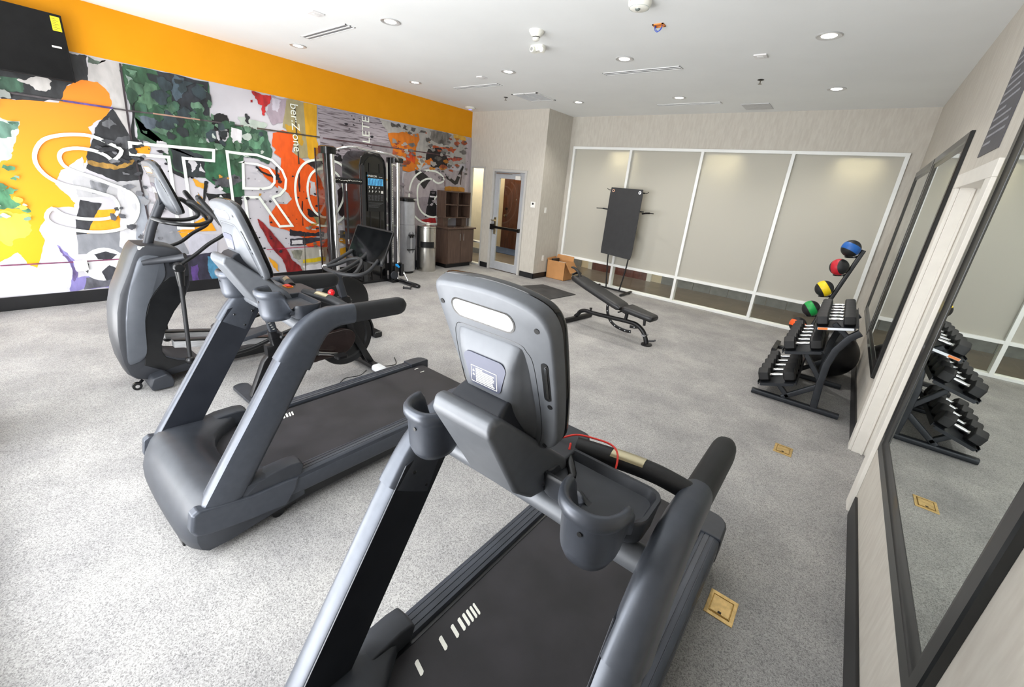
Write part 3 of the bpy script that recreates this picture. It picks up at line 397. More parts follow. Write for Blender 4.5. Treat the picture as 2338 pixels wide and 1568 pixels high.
for P, sm in MLT:
    Q = [tuple(q)[1:] for q in smoothpath([(0,*p) for p in P], 3, True)] if sm else P
    ribbon(lb, Q, .036, XL+.0195, True)
lm = mat('letter_white', '#e6ebe2', .45, var=.05, scale=6)
make('outlined_letters', lb, lm, mural, merge=False)
# ---------------- treadmills ----------------
TG = mat('titanium_plastic', '#474b53', .36, .4, var=.05, scale=30, bump=.04, bscale=900)
TL = mat('silver_plastic', '#5f6267', .46, .28, var=.04, scale=30, bump=.04, bscale=900)
TP = mat('slate_painted_plate', '#23262d', .38, .2, var=.06)
TD = mat('charcoal_plastic', '#2f3238', .45, .1, var=.08, scale=14, bump=.08, bscale=700)
TB = mat('black_rubber_grip', '#17181b', .55, 0, var=.1, bump=.1, bscale=800)
TS = mat('satin_black', '#0e0f11', .3, 0, var=.1)
TBELT = mat('running_belt', '#1b1a1d', .62, 0, col2='#29272b', scale=5, bump=.25, bscale=500)
TRAIL = mat('ribbed_footrail', '#343840', .4, .1, var=.2, scale=5, stretch=(6,1,1))
CHR = mat('chrome', '#e6e6e6', .08, 1, var=.02)
WHT = mat('white_print', '#e9e8df', .5)
PLATE = mat('badge_painted_reflection', '#f4f6f8', .18, .2, var=.02, coat=.6)  # near-white colour stands in for the bright window mirrored in the badge
HRP = mat('contact_plate', '#c7bd9f', .28, 1, var=.03)
RED = mat('red_plastic', '#d01c1c', .35)
ORG = mat('orange_edge', '#f08a1a', .4)
LAB = mat('label_slate', '#4c4f60', .4, .2)
def make_screen(t, o, bulge=True):
    # screen slab. panel frame: u along x, v up along the tilted plane, n toward the hood (-y)
    ux = Vector((1,0,0)); vv = Vector((0,-.322,.947)).normalized(); nn = ux.cross(vv)   # nn points to -y
    out = [(-.112,-.160),(-.130,-.05),(-.145,.06),(-.156,.15),(-.157,.182),(-.150,.200),(-.120,.207),(-.03,.214),(.05,.212),(.108,.202),(.140,.187),(.156,.160),(.160,.12),(.158,0),(.150,-.10),(.141,-.150),(.122,-.182),(.09,-.200),(.0,-.212),(-.06,-.208),(-.096,-.190)]
    P2 = [Vector((p.x, p.y)) for p in smoothpath([(x, y, 0) for x, y in out], 3, True)]
    cen = Vector((0,0)); 
    def ring(sc, d): return [o+ux*(p.x*sc)+vv*(p.y*sc)+nn*d for p in P2]
    b = B(); b.loft([ring(.93,.0255),ring(.965,.024),ring(.985,.019),ring(.998,.008),ring(1,-.004)]); make('screen_shell', b, TL, t, ang=60)
    b = B(); b.loft([ring(.99,-.0035),ring(1.004,-.006),ring(1.004,-.018),ring(.985,-.024),ring(.95,-.026)]); make('touch_screen', b, mat('gloss_black_screen', '#060607', .1, spec=.4), t, ang=50)
    def oval(w, h, r, x, y, d, n=6): return [o+ux*(x+p)+vv*(y+q)+nn*d for p, q in rr(w, h, r, n)]
    b = B(); b.loft([oval(.178,.048,.024,-.020,.148,.024),oval(.178,.048,.024,-.020,.148,.0268),oval(.170,.041,.0205,-.020,.148,.0268),oval(.168,.039,.0195,-.020,.148,.0245)], cap=True); make('badge_bezel', b, CHR, t)
    b = B(); b.loft([oval(.168,.039,.0195,-.020,.148,.024),oval(.168,.039,.0195,-.020,.148,.0262)])
    text(b, 'PRECOR', .024, frame(o+ux*-.02+vv*.148+nn*.0263, ux, vv), .0002, 1); make('badge', b, [PLATE, mat('faint_print', '#d9dfe4', .3)], t)
    # back bulge: a pyramid-like housing that swells toward the bottom
    def tz(w0, w1, y0, y1, d): return [o+ux*(-.012+a)+vv*c+nn*d for a, c in ((-w0,y0),(w0,y0),(w1,y1-.02),(w1-.025,y1),(-w1+.025,y1),(-w1,y1-.02))]
    secs = ((.100,.078,.074,.0235),(.093,.096,.084,.029),(.080,.101,.080,.037),(.060,.105,.074,.046),(.046,.107,.070,.051),(.0,.110,.062,.058),(-.05,.112,.056,.066),(-.075,.112,.054,.068),(-.11,.110,.052,.062),(-.16,.104,.050,.048),(-.195,.090,.050,.030),(-.205,.080,.045,.022))
    rings = []
    for v_, wb, wf, d in secs:
        c0 = -.010; row = []
        for k in range(17):
            q = -1+2*k/16; aq = abs(q)
            if aq <= .5: u_, n_ = q*2*wf, d
            else:
                h = (aq-.5)*2; sm = h*h*(3-2*h); u_ = math.copysign(wf+(wb-wf)*h, q); n_ = d+(.021-d)*(.35*h+.65*sm)
            row.append(o+ux*(c0+u_)+vv*v_+nn*n_)
        row += [o+ux*(c0+wb)+vv*v_+nn*.018, o+ux*(c0-wb)+vv*v_+nn*.018]; rings.append(row)
    b = B(); b.loft(rings); make('rear_bulge', b, TL, t, ang=75)
    L_ = [(c0-.082,.106),(c0+.070,.106),(c0+.100,.092),(c0+.114,.06),(c0+.118,-.05),(c0+.114,-.13),(c0+.098,-.19)]; R_2 = [(c0-.108,-.185),(c0-.116,-.05),(c0-.110,.06),(c0-.098,.098)]
    b = B(); b.sweep([o+ux*p.x+vv*p.y+nn*.0252 for p in smoothpath([(x, y, 0) for x, y in L_], 4)], circ(.0010, 6)); b.sweep([o+ux*p.x+vv*p.y+nn*.0252 for p in smoothpath([(x, y, 0) for x, y in R_2+[L_[0]]], 4)], circ(.0010, 6)); make('bulge_seam', b, TS, t)
    # warning label
    lv = (vv*.10+nn*(-.0175)).normalized(); ln = ux.cross(lv)                   # the label lies on the sloping front of the bulge
    bo = o+ux*(-.012)+vv*.014+nn*.0570
    def rc(b_, x0, y0, x1, y1, d, mi): b_.m = mi; b_.loft([[bo+ux*a+lv*c+ln*e for a, c in ((x0,y0),(x1,y0),(x1,y1),(x0,y1))] for e in (d, d+.0004)])
    b = B(); b.m = 0; b.loft([[bo+ux*(p*(1-.22*(q<0)))+lv*(q+.004)+ln*e for p, q in rr(.122,.080,.018,4)] for e in (-.003,.0008)])
    lx0, lx1, ly0, ly1 = -.040, .036, -.030, .012
    for q in ((lx0,ly0,lx1,ly0+.0012),(lx0,ly1-.0012,lx1,ly1),(lx0,ly0,lx0+.0012,ly1),(lx1-.0012,ly0,lx1,ly1)): rc(b, *q, .0009, 1)
    for i, (w, k) in enumerate(((.02,1),(.055,0),(.052,0),(.055,0),(.054,0),(.050,0),(.052,0),(.056,0))): rc(b, lx0+.014, ly1-.0072-i*.0044, lx0+.014+w*.98, ly1-.0046-i*.0044, .0009, 1)
    for k in (0,1):
        b.m = 1; b.loft([[bo+ux*(lx0+.0072+a)+lv*(ly1-.012-k*.010+c)+ln*e for a, c in ((-.0034,-.003),(.0034,-.003),(0,.003))] for e in (.0009,.0013)])
    make('warning_label', b, [LAB, WHT], t)
    # side grip slot and screw holes on the shell
    b = B(); b.loft([oval(.017,.100,.008,.132,.030,.0268,3),oval(.012,.094,.006,.132,.030,.0262,3)]); make('side_slot', b, TS, t)
    b = B(); b.loft([oval(.006,.082,.003,.1345,.030,.0270,3),oval(.006,.082,.003,.1345,.030,.0285,3)]); make('slot_trim', b, CHR, t)
    for x, y in ((.122,.152),(.135,-.036),(.108,-.172),(-.138,.150)): make('screw_hole', B().loft([oval(.012,.012,.006,x,y,.0235,3),oval(.012,.012,.006,x,y,.0268,3)]), TS, t)
def make_treadmill():
    t = thing('treadmill', '', 'treadmill')
    # motor hood
    b = B(); rings = []; N = 24
    for i in range(N+1):
        u = -1+2*i/N; x = .424*math.sin(u*PI/2); a = abs(x)/.424
        yf = .012*a**2+.045*a**8; yr = .30+.25*min(1, a*1.15)**3; zt = .350-.012*a**2-.03*a**10; zr = .268+.035*a**2
        lip = .02*a**8
        pr = [(yf+.035,.045),(yf+.01,.07),(yf,.12),(yf+.002,.17),(yf+.018,.225+.0*a),(yf+.05,.29),(yf+.09,zt-.012),(yf+.135,zt),(yf+.2,zt-.004),((yf+.2+yr)/2,(zt+zr)/2+.008),(yr-.02,zr+.008),(yr,zr-.005),(yr+.002,.21),(yr,.10),(yf+.12,.045)]
        rings.append([(x, y, z) for y, z in pr])
    b.loft(rings); make('motor_hood', b, TD, t, ang=50)
    # deck, belt, rails
    make('deck_frame', B().bb((-.395,.12,.05),(-.33,1.95,.20)).bb((.33,.12,.05),(.395,1.95,.20)).bb((-.33,.35,.10),(.33,1.9,.205)).bb((-.30,.02,.03),(.30,.3,.2)), TS, t, bev=.006)
    b = B(); b.loft([[(-.335,y,z),(.335,y,z),(.335,y,z-.012),(-.335,y,z-.012)] for y, z in ((.20,.2255),(.3,.2255),(1.0,.2255),(1.95,.2255),(1.985,.219),(2.0,.20),(2.0,.17))])
    b.m = 1
    for y, L in ((.50,.016),(.61,.016),(.669,.015),(.705,.014),(.730,.013),(.751,.012),(.771,.011),(.789,.010)):
        b.loft([[(-.266+px, y+py+.012*(.5-px/.05), z) for px, py in ((.004,0),(.050,0),(.0515,.003),(.0515,L*.6),(.046,L),(.0015,L),(0,L-.003),(0,L*.4))] for z in (.2262,.2270)])
    for x in (-.28,-.20): b.bb((x,1.86,.2262),(x+.008,1.90,.2268))
    make('running_belt', b, [TBELT, WHT], t, ang=30)
    make('belt_gap', B().bb((-.345,.25,.2265),(-.320,1.90,.2285)).bb((.320,.25,.2265),(.345,1.90,.2285)), TS, t)
    for s in (-1, 1):
        sec = [(-.048,-.006),(-.043,.008),(-.030,.010),(-.029,.0075),(-.026,.0075),(-.025,.011),(-.005,.012),(-.004,.0095),(-.001,.0095),(0,.012),(.018,.011),(.019,.009),(.022,.009),(.023,.011),(.034,.009),(.043,.003),(.047,-.010),(.047,-.022),(-.048,-.022)]
        b = B(); b.loft([[(s*(.382+q[0]), y, .238+q[1]) for q in sec] for y in (.48,1.955)]); make('foot_rail', b, TRAIL, t)
        b = B()   # side skirt
        b.loft([[(s*.418,y,.225),(s*.4305,y,.218),(s*.4305,y,lo+.02),(s*.420,y,lo),(s*.395,y,lo),(s*.395,y,.225)] for y, lo in ((.46,.125),(1.0,.118),(1.9,.108),(1.99,.12))]); make('side_skirt', b, TG if s > 0 else TG, t, ang=30)
        # rear corner cap
        cap = [(.322,1.86),(.4335,1.86),(.4335,1.975),(.424,2.010),(.402,2.036),(.375,2.047),(.322,2.05)]
        b = B(); b.loft([[(s*x, y, z) for x, y in cap] for z in (.105,.246)]+[[(s*(x-.006 if x > .35 else x), y-.006 if y > 1.95 else y, .257) for x, y in cap]]); make('end_cap', b, TD, t, bev=.004)
        # hood side boot
        b = B(); bt = [(.035,.20),(.05,.285),(.075,.30),(.24,.262),(.30,.25),(.47,.245),(.53,.235),(.505,.165),(.455,.092),(.25,.115),(.09,.145),(.05,.165)]
        b.loft([[(s*.385, y, z) for y, z in bt],[(s*.428, y, z) for y, z in bt],[(s*.440, .28+(y-.28)*.95, .2+(z-.2)*.90) for y, z in bt]]); make('base_boot', b, TG, t, bev=.006, ang=30)
        b = B(); wg = [(.27,.262),(.33,.312),(.40,.330),(.50,.332),(.548,.322),(.562,.300),(.545,.235),(.27,.235)]
        b.loft([[(s*.328, y, .23+(z-.23)*.88) for y, z in wg],[(s*.375, y, z) for y, z in wg],[(s*.426, y, .23+(z-.23)*.90) for y, z in wg]]); make('rail_cover', b, TD, t, bev=.008, seg=3)
        # upright: outer shell
        up = [(.150,.215),(.20,.298),(.30,.462),(.42,.655),(.52,.82),(.605,.955)]
        sec = [(-.040,.082),(-.034,.086),(.006,.087),(.026,.080),(.036,.062),(.040,.03),(.040,-.05),(.034,-.078),(.018,-.086),(-.034,-.082),(-.040,-.076)]
        P = [(s*.392, y, z) for y, z in up]
        b = B(); b.sweep(P, lambda k: [(s*q[0], q[1]*(1-.05*k)) for q in sec] if s < 0 else [(q[0], q[1]*(1-.05*k)) for q in sec], side=(1,0,0)); make('upright', b, TG, t, ang=50)
        # flat inner plate with bolts
        pl = [(.085,.262),(.235,.175),(.655,.875),(.715,.975),(.60,1.012),(.535,.992)]
        b = B(); b.loft([[(s*(.3555), y+o[0], z+o[1]) for (y, z), o in zip(pl, ((.0,.0),)*6)],[(s*.350, y, z) for y, z in pl]]); make('upright_plate', b, TP, t, bev=.0015)
        for y, z in ((.565,.955),(.613,.880),(.664,.962)): make('bolt', B().lathe([(0,-s*.006),(.004,-s*.0055),(.0075,-s*.002),(.008,0)], (s*.350, y, z), 12, 'x'), TS, t)
        # elbow shroud and handlebar
        cl = [Vector((0,*p)) for p in ((.560,.885),(.585,.925),(.610,.965),(.638,1.003),(.668,1.036),(.700,1.063),(.735,1.083),(.775,1.094),(.82,1.098),(.87,1.097),(.905,1.096))]
        def es(k):
            h = .093-.037*min(1,k*1.25)**1.5; w = .0465-.007*k; ee = .5+.3*k
            return [(w*math.copysign(abs(math.cos(a))**ee, math.cos(a)), h*math.copysign(abs(math.sin(a))**ee, math.sin(a))) for a in [2*PI*i/28 for i in range(28)]]
        b = B(); b.sweep([(s*.392, p.y, p.z) for p in cl], es, side=(1,0,0)); make('elbow_shroud', b, TG, t, ang=60)
        hl = [(.900,1.096),(.95,1.095),(1.05,1.094),(1.15,1.092),(1.21,1.090),(1.235,1.089),(1.252,1.088),(1.260,1.088)]
        def hs(k):
            e = 1 if k < .8 else max(.15, math.sqrt(max(0, 1-((k-.8)/.205)**2.2)))
            return [(.038*e*math.copysign(abs(math.cos(a))**.8, math.cos(a)), .054*e*math.copysign(abs(math.sin(a))**.85, math.sin(a))) for a in [2*PI*i/22 for i in range(22)]]
        P = [Vector((s*.392, y, z)) for y, z in hl]; Q = [P[0]+(P[-1]-P[0])*(i/16) for i in range(17)]
        b = B(); b.sweep(Q, hs, side=(1,0,0)); make('handlebar', b, TB, t, ang=60)
        # sensor bar between handle and console
        bp_ = [(s*.080,.795,1.156),(s*.21,.832,1.154),(s*.30,.856,1.146),(s*.388,.880,1.122)]
        b = B(); b.tube(bp_,.0265,16,5); make('sensor_bar', b, TB, t, ang=60)
        def arc(p, r0, r1): return [(p[0], p[1]-r*math.cos(q), p[2]+r*math.sin(q)) for r, A in ((r1, range(35,106,10)), (r0, range(105,34,-10))) for q in [math.radians(v) for v in A]]
        b = B(); b.loft([arc(p,.024,.0285) for p in ((s*.178,.8235,1.1550),(s*.21,.832,1.154),(s*.262,.846,1.151))]); make('pulse_sensor', b, HRP, t)
        # bracket joining upright and console
        b = B(); b.tube([(s*.36,.66,1.05),(s*.25,.665,1.045),(s*.10,.67,1.045),(0,.67,1.045)],.034,14,4); make('cross_tube', b, TL, t)
        # cup holder: front wall swept up, open cup, falls back to the tray
        cx, cy = s*.258, .566
        def cup(z, k, top):
            out = []
            for i in range(40):
                a = 2*PI*i/40; x, y = .069*k*math.copysign(abs(math.cos(a))**.8, math.cos(a)), .078*k*math.sin(a)
                zz = z
                if top: f = max(0, min(1, (-math.sin(a)+.62)/.62)); f = f*f*(3-2*f); zz = 1.136+(z-1.136)*f
                out.append((cx+x, cy+y, zz))
            return out
        b = B(); b.loft([cup(1.090,.62,0),cup(1.093,.78,0),cup(1.112,.89,0),cup(1.126,.93,0),cup(1.205,1.0,1),cup(1.213,1.07,1),cup(1.226,1.15,1),cup(1.240,1.15,1),cup(1.250,1.07,1),cup(1.251,.96,1),cup(1.243,.86,1),cup(1.215,.82,1),cup(1.135,.80,0),cup(1.134,.5,0)])
        make('cup_holder', b, TG, t, ang=60)
        # tray
        x0, x1 = .062, .343; cxx = s*(x0+x1)/2; w = x1-x0
        def tr(w_, h_, z, r):
            P = rr(w_, h_, r, 5); P = P[:18]+[(-.084+.0084*i, -h_/2) for i in range(0,21)]+P[18:]; out = []
            for p, q in P:
                f = 1
                if q < -h_/2+.03: f = max(0, min(1, (abs(cxx+p-s*.258)-.040)/.034)); f = f*f*(3-2*f)
                out.append((cxx+p, .698+q, z if z < 1.140 else 1.140+(z-1.140)*f))
            return out
        b = B(); b.loft([tr(w*.90,.11,1.085,.03),tr(w*.96,.125,1.095,.035),tr(w,.142,1.150,.035),tr(w+.004,.148,1.158,.036),tr(w,.144,1.165,.035),tr(w-.018,.126,1.165,.03),tr(w-.026,.118,1.158,.028),tr(w-.036,.106,1.142,.025),tr(w-.06,.09,1.1395,.02)]); b.loft([[(s*.258+p, .635+q, z) for p, q in rr(.112,.085,.03,5)] for z in (1.118,1.1408)]); make('accessory_tray', b, TD, t, ang=50)
        make('screw_recess', B().cyl((s*.258+.006, .497, 1.192),(s*.258+.006,.4865,1.192),.0055,n=12), TS, t)
    # console: lower pod
    b = B(); A = [(.428,1.384),(.455,1.383),(.70,1.178),(.735,1.118),(.69,1.082),(.60,1.088),(.545,1.130),(.418,1.350)]
    Wd = [.088,.092,.125,.12,.105,.095,.082,.092]; Wi = [w+.0 for w in Wd]
    cxp = -.02
    mid = [(cxp, y, z) for y, z in A]
    b.loft([[(cxp-w, y, z) for (y, z), w in zip(A, Wd)],[(cxp+w, y, z) for (y, z), w in zip(A, Wd)]]); make('console_housing', b, TL, t, bev=.022, seg=5, ang=50)
    # neck rising out of the housing
    b = B(); b.loft([[(cxp+x, y, z) for x, y, z in ((-.080,.450,1.355),(.080,.450,1.355),(.092,.66,1.19),(-.092,.66,1.19))],[(cxp+x, y, z) for x, y, z in ((-.074,.478,1.388),(.074,.478,1.388),(.088,.65,1.225),(-.088,.65,1.225))],[(cxp+x, y, z) for x, y, z in ((-.070,.52,1.405),(.070,.52,1.405),(.082,.63,1.26),(-.082,.63,1.26))]]); make('console_neck', b, TP, t, bev=.01, seg=3)
    # control shelf in front of the runner
    b = B(); b.loft([[(p, q, z) for p, q in rr(.21, .24, .03, 4, -.01, .745)] for z in (1.115,1.158,1.166)]); make('control_shelf', b, TD, t, bev=.006)
    b = B(); b.loft([[(p-.055, q+.765, z) for p, q in rr(.066,.040,.010,3)] for z in (1.164,1.172)]); b.m = 1; b.loft([[(p-.055, q+.765, z) for p, q in rr(.054,.028,.008,3)] for z in (1.170,1.176)]); make('stop_button', b, [ORG, RED], t)
    make_screen(t, Vector((-.004,.547,1.447)))
    # transport wheels and feet
    for s in (-1, 1):
        b = B(); b.cyl((s*.36,.42,.032),(s*.385,.42,.032),.032); b.bb((s*.365,.30,.03),(s*.38,.52,.075)); make('transport_wheel', b, TS, t)
        b = B(); b.cyl((s*.33,1.85,0),(s*.33,1.85,.06),.025); make('rear_foot', b, TS, t)
    return t
tm = make_treadmill(); tm.location = (-.523,.125,0); tm['group'] = 'treadmills facing the windows'
tm['label'] = 'nearest grey treadmill in the foreground with a red safety cord looped over its bar'
t2 = dup(tm, (-2.427,.271,0), 'second grey treadmill, farther left, between the foreground treadmill and the elliptical')
# safety cord and clip on the near treadmill only
b = B(); b.tube([(.03,.765,1.168),(.07,.80,1.186),(.12,.822,1.187),(.165,.83,1.186),(.192,.815,1.180),(.205,.79,1.160),(.208,.765,1.120)],.0028,8,6); b.tube([(.068,.778,1.165),(.075,.765,1.175),(.080,.752,1.165)],.003,8,4)
make('safety_cord', b, mat('red_cord', '#e0342a', .45), tm)
b = B(); b.loft([[Vector((.088,.742,1.158))+Vector((.62,-.70,-.22)).normalized()*k*.075+Vector((.7,.65,0)).normalized()*p*.4+Vector((0,.1,1)).normalized()*q*.4 for p, q in circ(.026*w, 12, .018*w)] for k, w in ((0,.4),(.1,.9),(.4,1),(.8,1.1),(1,.6))]); make('safety_clip', b, TS, tm, ang=60)
# ---------------- elliptical trainer ----------------
def anchor(root, loc):
    root.location = loc
    for ch in root.children: ch.location = -Vector(loc)
    return root
ES = mat('grey_shroud', '#34363b', .42, .3, var=.05, bump=.04, bscale=800)
EL = mat('light_grey_shroud', '#565a61', .36, .4, var=.04, bump=.04, bscale=800)
ALU = mat('anodised_rail', '#c4c5c7', .45, .5, var=.1, stretch=(10,.3,10))
el = thing('elliptical_trainer', 'tall grey elliptical trainer with curved front shroud, leftmost machine beside the mural', 'elliptical trainer')
ex = -4.36
fr = [(.705,1.159),(.680,1.13),(.658,1.09),(.60,.952),(.532,.803),(.493,.662),(.469,.503),(.461,.375),(.466,.241),(.486,.139),(.530,.085),(.60,.06)]
bk = [(.72,.06),(.90,.07),(.98,.12),(.92,.165),(.80,.20),(.735,.245),(.716,.285),(.723,.35),(.745,.42),(.774,.49),(.843,.613),(.934,.733),(.975,.83),(.985,.914),(.990,1.0),(.976,1.07),(.94,1.123),(.852,1.15)]
prof = fr+bk
def pst(x, dy, sc): # profile station, shrunk toward its spine
    cy, cz = .74, .62
    return [(x, (y+dy*(1 if i < len(fr) else -.4)), cz+(z-cz)*sc) for i, (y, z) in enumerate(prof)]
b = B(); b.loft([pst(ex-.178,.030,.975),pst(ex-.170,.008,.99),pst(ex-.14,-.004,1),pst(ex-.05,-.008,1),pst(ex+.05,-.008,1),pst(ex+.14,-.004,1),pst(ex+.170,.008,.99),pst(ex+.178,.030,.975)]); make('shroud', b, ES, el, ang=45)
for s in (-1,1):
    dk = [(.586,.20),(.617,.335),(.644,.57),(.704,.741),(.801,.869),(.85,.905),(.975,.905),(.925,.733),(.836,.613),(.768,.49),(.718,.35),(.712,.285),(.73,.235),(.80,.19),(.90,.155),(.70,.12)]
    b = B(); b.loft([[(ex+s*x, y, z) for y, z in dk] for x in (.174,.1815)]); make('inner_fairing', b, TS, el, bev=.004)
    pn = [(.694,1.075),(.635,.949),(.572,.774),(.532,.594),(.506,.408),(.492,.246),(.529,.228),(.586,.255),(.617,.335),(.644,.57),(.704,.741),(.801,.869),(.832,.942),(.828,1.055),(.78,1.085)]
    Q = [(q.x, q.y) for q in smoothpath([(y, z, 0) for y, z in pn], 3, True)]; my = sum(q[0] for q in Q)/len(Q)
    def tw(f): return [(y+(.66-y)*f*.1, z+(.65-z)*f*.03) for y, z in Q]
    b = B(); b.loft([[(ex+s*.170, y, z) for y, z in Q],[(ex+s*.1865, y, z) for y, z in tw(.3)],[(ex+s*.190, y, z) for y, z in tw(1)]]); make('side_panel', b, EL, el, ang=55)
    # ridge and pivot housing
    b = B(); b.tube([(ex+s*.178,.70,1.03),(ex+s*.20,.80,1.045),(ex+s*.235,.90,1.06),(ex+s*.27,.955,1.075)],.022,12,4,r2=.032); make('pivot_arm_cover', b, ES, el)
    px = ex+s*.33
    b = B(); b.lathe([(0,-.035),(.030,-.034),(.040,-.02),(.040,.02),(.030,.034),(0,.035)], (px,.885,1.005), 20, 'x'); b.cyl((ex+s*.18,.885,1.005),(px,.885,1.005),.024); make('pivot_hub', b, TS, el)
    off = 0 if s > 0 else .06
    b = B(); b.tube([(px,.875,.985),(px,.88,.90),(px,.874,.70),(px,.856,.29),(px,.853,.235)],.016,12,4); make('swing_link', b, TB, el)
    b = B(); b.cyl((px,.885,.99),(px,.882,.86),.034,.022); make('joint_boot', b, TS, el); make('ball_joint', B().ball((px,.853,.225),.036,16,10), TS, el)
    b = B(); b.tube([(px,.885,1.01),(px-.005*s,.93,1.045),(px-.01*s,1.01+off,1.098),(px-.015*s,1.11+off,1.176),(px-.02*s,1.215+off,1.24),(px-.022*s,1.238+off,1.28),(px-.03*s,1.212+off,1.35)],.0145,12,5); make('swing_arm', b, TS, el)
    b = B(); b.tube([(px-.028*s,1.222+off,1.33),(px-.035*s,1.19+off,1.39),(px-.045*s,1.145+off,1.455),(px-.055*s,1.105+off,1.52),(px-.055*s,1.098+off,1.533)],.0205,14,5); b.ball((px-.055*s,1.098+off,1.533),.0205,14,8); make('swing_grip', b, TB, el)
    # pedal link back to the crank
    zc = .50 if s > 0 else .34
    b = B(); b.tube([(px,.853,.225),(px,1.0,.20),(px,1.30,.215),(px,1.60,.30),(px-.02*s,2.0,.38),(px-.06*s,2.36,zc)],.019,12,5); make('pedal_link', b, TS, el)
    b = B(); b.loft([[(px-.10*s+p, 1.36+q, z+.18*(q)) for p, q in rr(.15,.36,.05,5)] for z in (.30,.325)]+[[(px-.10*s+p*.93, 1.36+q*.95, .335+.18*q) for p, q in rr(.15,.36,.05,5)]]); make('foot_pedal', b, TD, el, ang=50)
    b = B(); sx = ex+s*.13; b.loft([[(sx+p, y, z+q) for p, q in rr(.075,.060,.006,2)] for y, z in ((.80,.325),(1.72,.155))]); make('ramp_rail', b, ALU, el)
    b = B(); b.loft([[(sx+s*.001+p, y, z+q) for p, q in rr(.080,.012,.004,2)] for y, z in ((.80,.362),(1.72,.192))]); make('ramp_cover', b, TS, el)
    b = B(); b.lathe([(0,-.03),(.06,-.03),(.27,-.022),(.30,-.012),(.30,.012),(.27,.022),(.06,.03),(0,.03)], (ex+s*.10-.04,2.39,.42), 36, 'x'); make('crank_disc', b, TS, el, ang=25)
b = B(); b.bb((ex-.055,.80,.03),(ex+.055,2.72,.115)); make('base_beam', b, TS, el, bev=.01)
b = B(); b.bb((ex-.30,2.62,.0),(ex+.30,2.72,.07)); make('rear_stabilizer', b, TS, el, bev=.015)
b = B(); b.loft([[(ex+p, 2.3+q, z) for p, q in rr(.17*k,.46*k,.08,5)] for z, k in ((.11,1),(.40,1),(.62,.8),(.68,.55))]); make('drive_cover', b, TD, el, ang=50)
b = B(); b.loft([[(x, y, z) for y, z in ((.585,.01),(.72,.01),(.735,.05),(.725,.10),(.69,.135),(.60,.115),(.575,.05))] for x in (ex-.31,ex-.29,ex+.27,ex+.30)]); make('front_stabilizer', b, TD, el, bev=.012, seg=3)
b = B(); b.tube([(ex+.13,.56,.06),(ex+.16,.52,.035)],.012,10); b.cyl((ex+.150,.517,.032),(ex+.175,.517,.032),.032); make('transport_wheel', b, TS, el)
b = B(); b.cyl((ex+.174,.517,.032),(ex+.178,.517,.032),.014); make('wheel_hub', b, CHR, el)
b = B(); b.loft([[(ex+p,.715+q*.9+.0*z, z) for p, q in rr(.012,.045,.004,2,.168*k,0)] for z, k in ((1.128,1),(1.152,1))]); make('maker_tag', b, WHT, el)
b = B(); b.tube([(ex,.785,1.13),(ex,.835,1.28),(ex,.915,1.455),(ex,.95,1.52)],.033,20,4); make('mast', b, ES, el)
for s in (-1,1):
    b = B(); b.tube([(ex+s*.02,.845,1.345),(ex+s*.12,.90,1.325),(ex+s*.17,1.00,1.312),(ex+s*.175,1.10,1.312),(ex+s*.165,1.175,1.335),(ex+s*.16,1.195,1.36)],.0165,14,6); make('fixed_handle', b, TS, el)
    b = B(); b.tube([(ex+s*.16,1.192,1.352),(ex+s*.155,1.190,1.385),(ex+s*.15,1.14,1.44),(ex+s*.14,1.095,1.48),(ex+s*.12,1.07,1.487)],.019,14,6); b.ball((ex+s*.12,1.07,1.487),.019,14,8); make('fixed_grip', b, TB, el)
make_screen(el, Vector((ex,.955,1.575)))
b = B(); b.loft([[(ex+p, y, z+q) for p, q in rr(w,h,.02,3)] for y, z, w, h in ((.945,1.55,.10,.13),(.90,1.50,.085,.11))]); make('console_bracket', b, TD, el)
anchor(el, (ex,.6,0))
# ---------------- exercise bike ----------------
bk_ = thing('exercise_bike', 'black indoor cycling bike with a tilted touch screen, standing left of the second treadmill', 'exercise bike')
bx = -3.44
BKM = mat('black_powder_coat', '#141416', .4, .2, var=.15, bump=.05, bscale=500)
BRN = mat('smoked_gloss_cover', '#2a211f', .16, 0, var=.1, coat=.4)
b = B(); b.lathe([(0,-.03),(.05,-.03),(.06,-.018),(.20,-.016),(.215,-.028),(.262,-.028),(.27,-.02),(.27,.02),(.262,.028),(.215,.028),(.20,.016),(.06,.018),(.05,.03),(0,.03)], (bx,1.90,.372), 48, 'x'); make('flywheel', b, BKM, bk_, ang=25)
b = B(); b.lathe([(.274,-.034),(.288,-.034),(.288,.034),(.274,.034),(.274,-.034)], (bx,1.90,.372), 30, 'x', a0=math.radians(-10), a1=math.radians(120)); make('wheel_guard', b, TS, bk_)
for s in (-1,1):
    b = B(); b.loft([[(bx+s*.05+p*1.0, y+q, z+q*.4) for p, q in rr(.022,.055,.006,2)] for y, z in ((2.135,.06),(1.94,.43),(1.915,.60))]); make('fork_leg', b, BKM, bk_)
    b = B(); b.cyl((bx+s*.10,1.58,.33),(bx+s*.14,1.58,.33),.02); b.loft([[(bx+s*.135+p, 1.58+.165*k*s+q*.3, .33-.05*k*s+q) for p, q in rr(.014,.03,.005,2)] for k in (0,1)]); make('crank_arm', b, mat('bright_steel','#c4c4c4',.25,1), bk_)
    b = B(); b.loft([[(bx+s*.195+p, (1.745 if s > 0 else 1.415)+q, (.28 if s > 0 else .38)+z) for p, q in rr(.09,.10,.02,3)] for z in (-.012,.012)]); make('pedal', b, BKM, bk_)
b = B(); b.loft([[(bx+p, y, z+q) for p, q in rr(w,.10,.02,3)] for y, z, w in ((1.22,.40,.07),(1.45,.42,.075),(1.72,.50,.075),(1.93,.64,.07))]); make('main_beam', b, BKM, bk_)
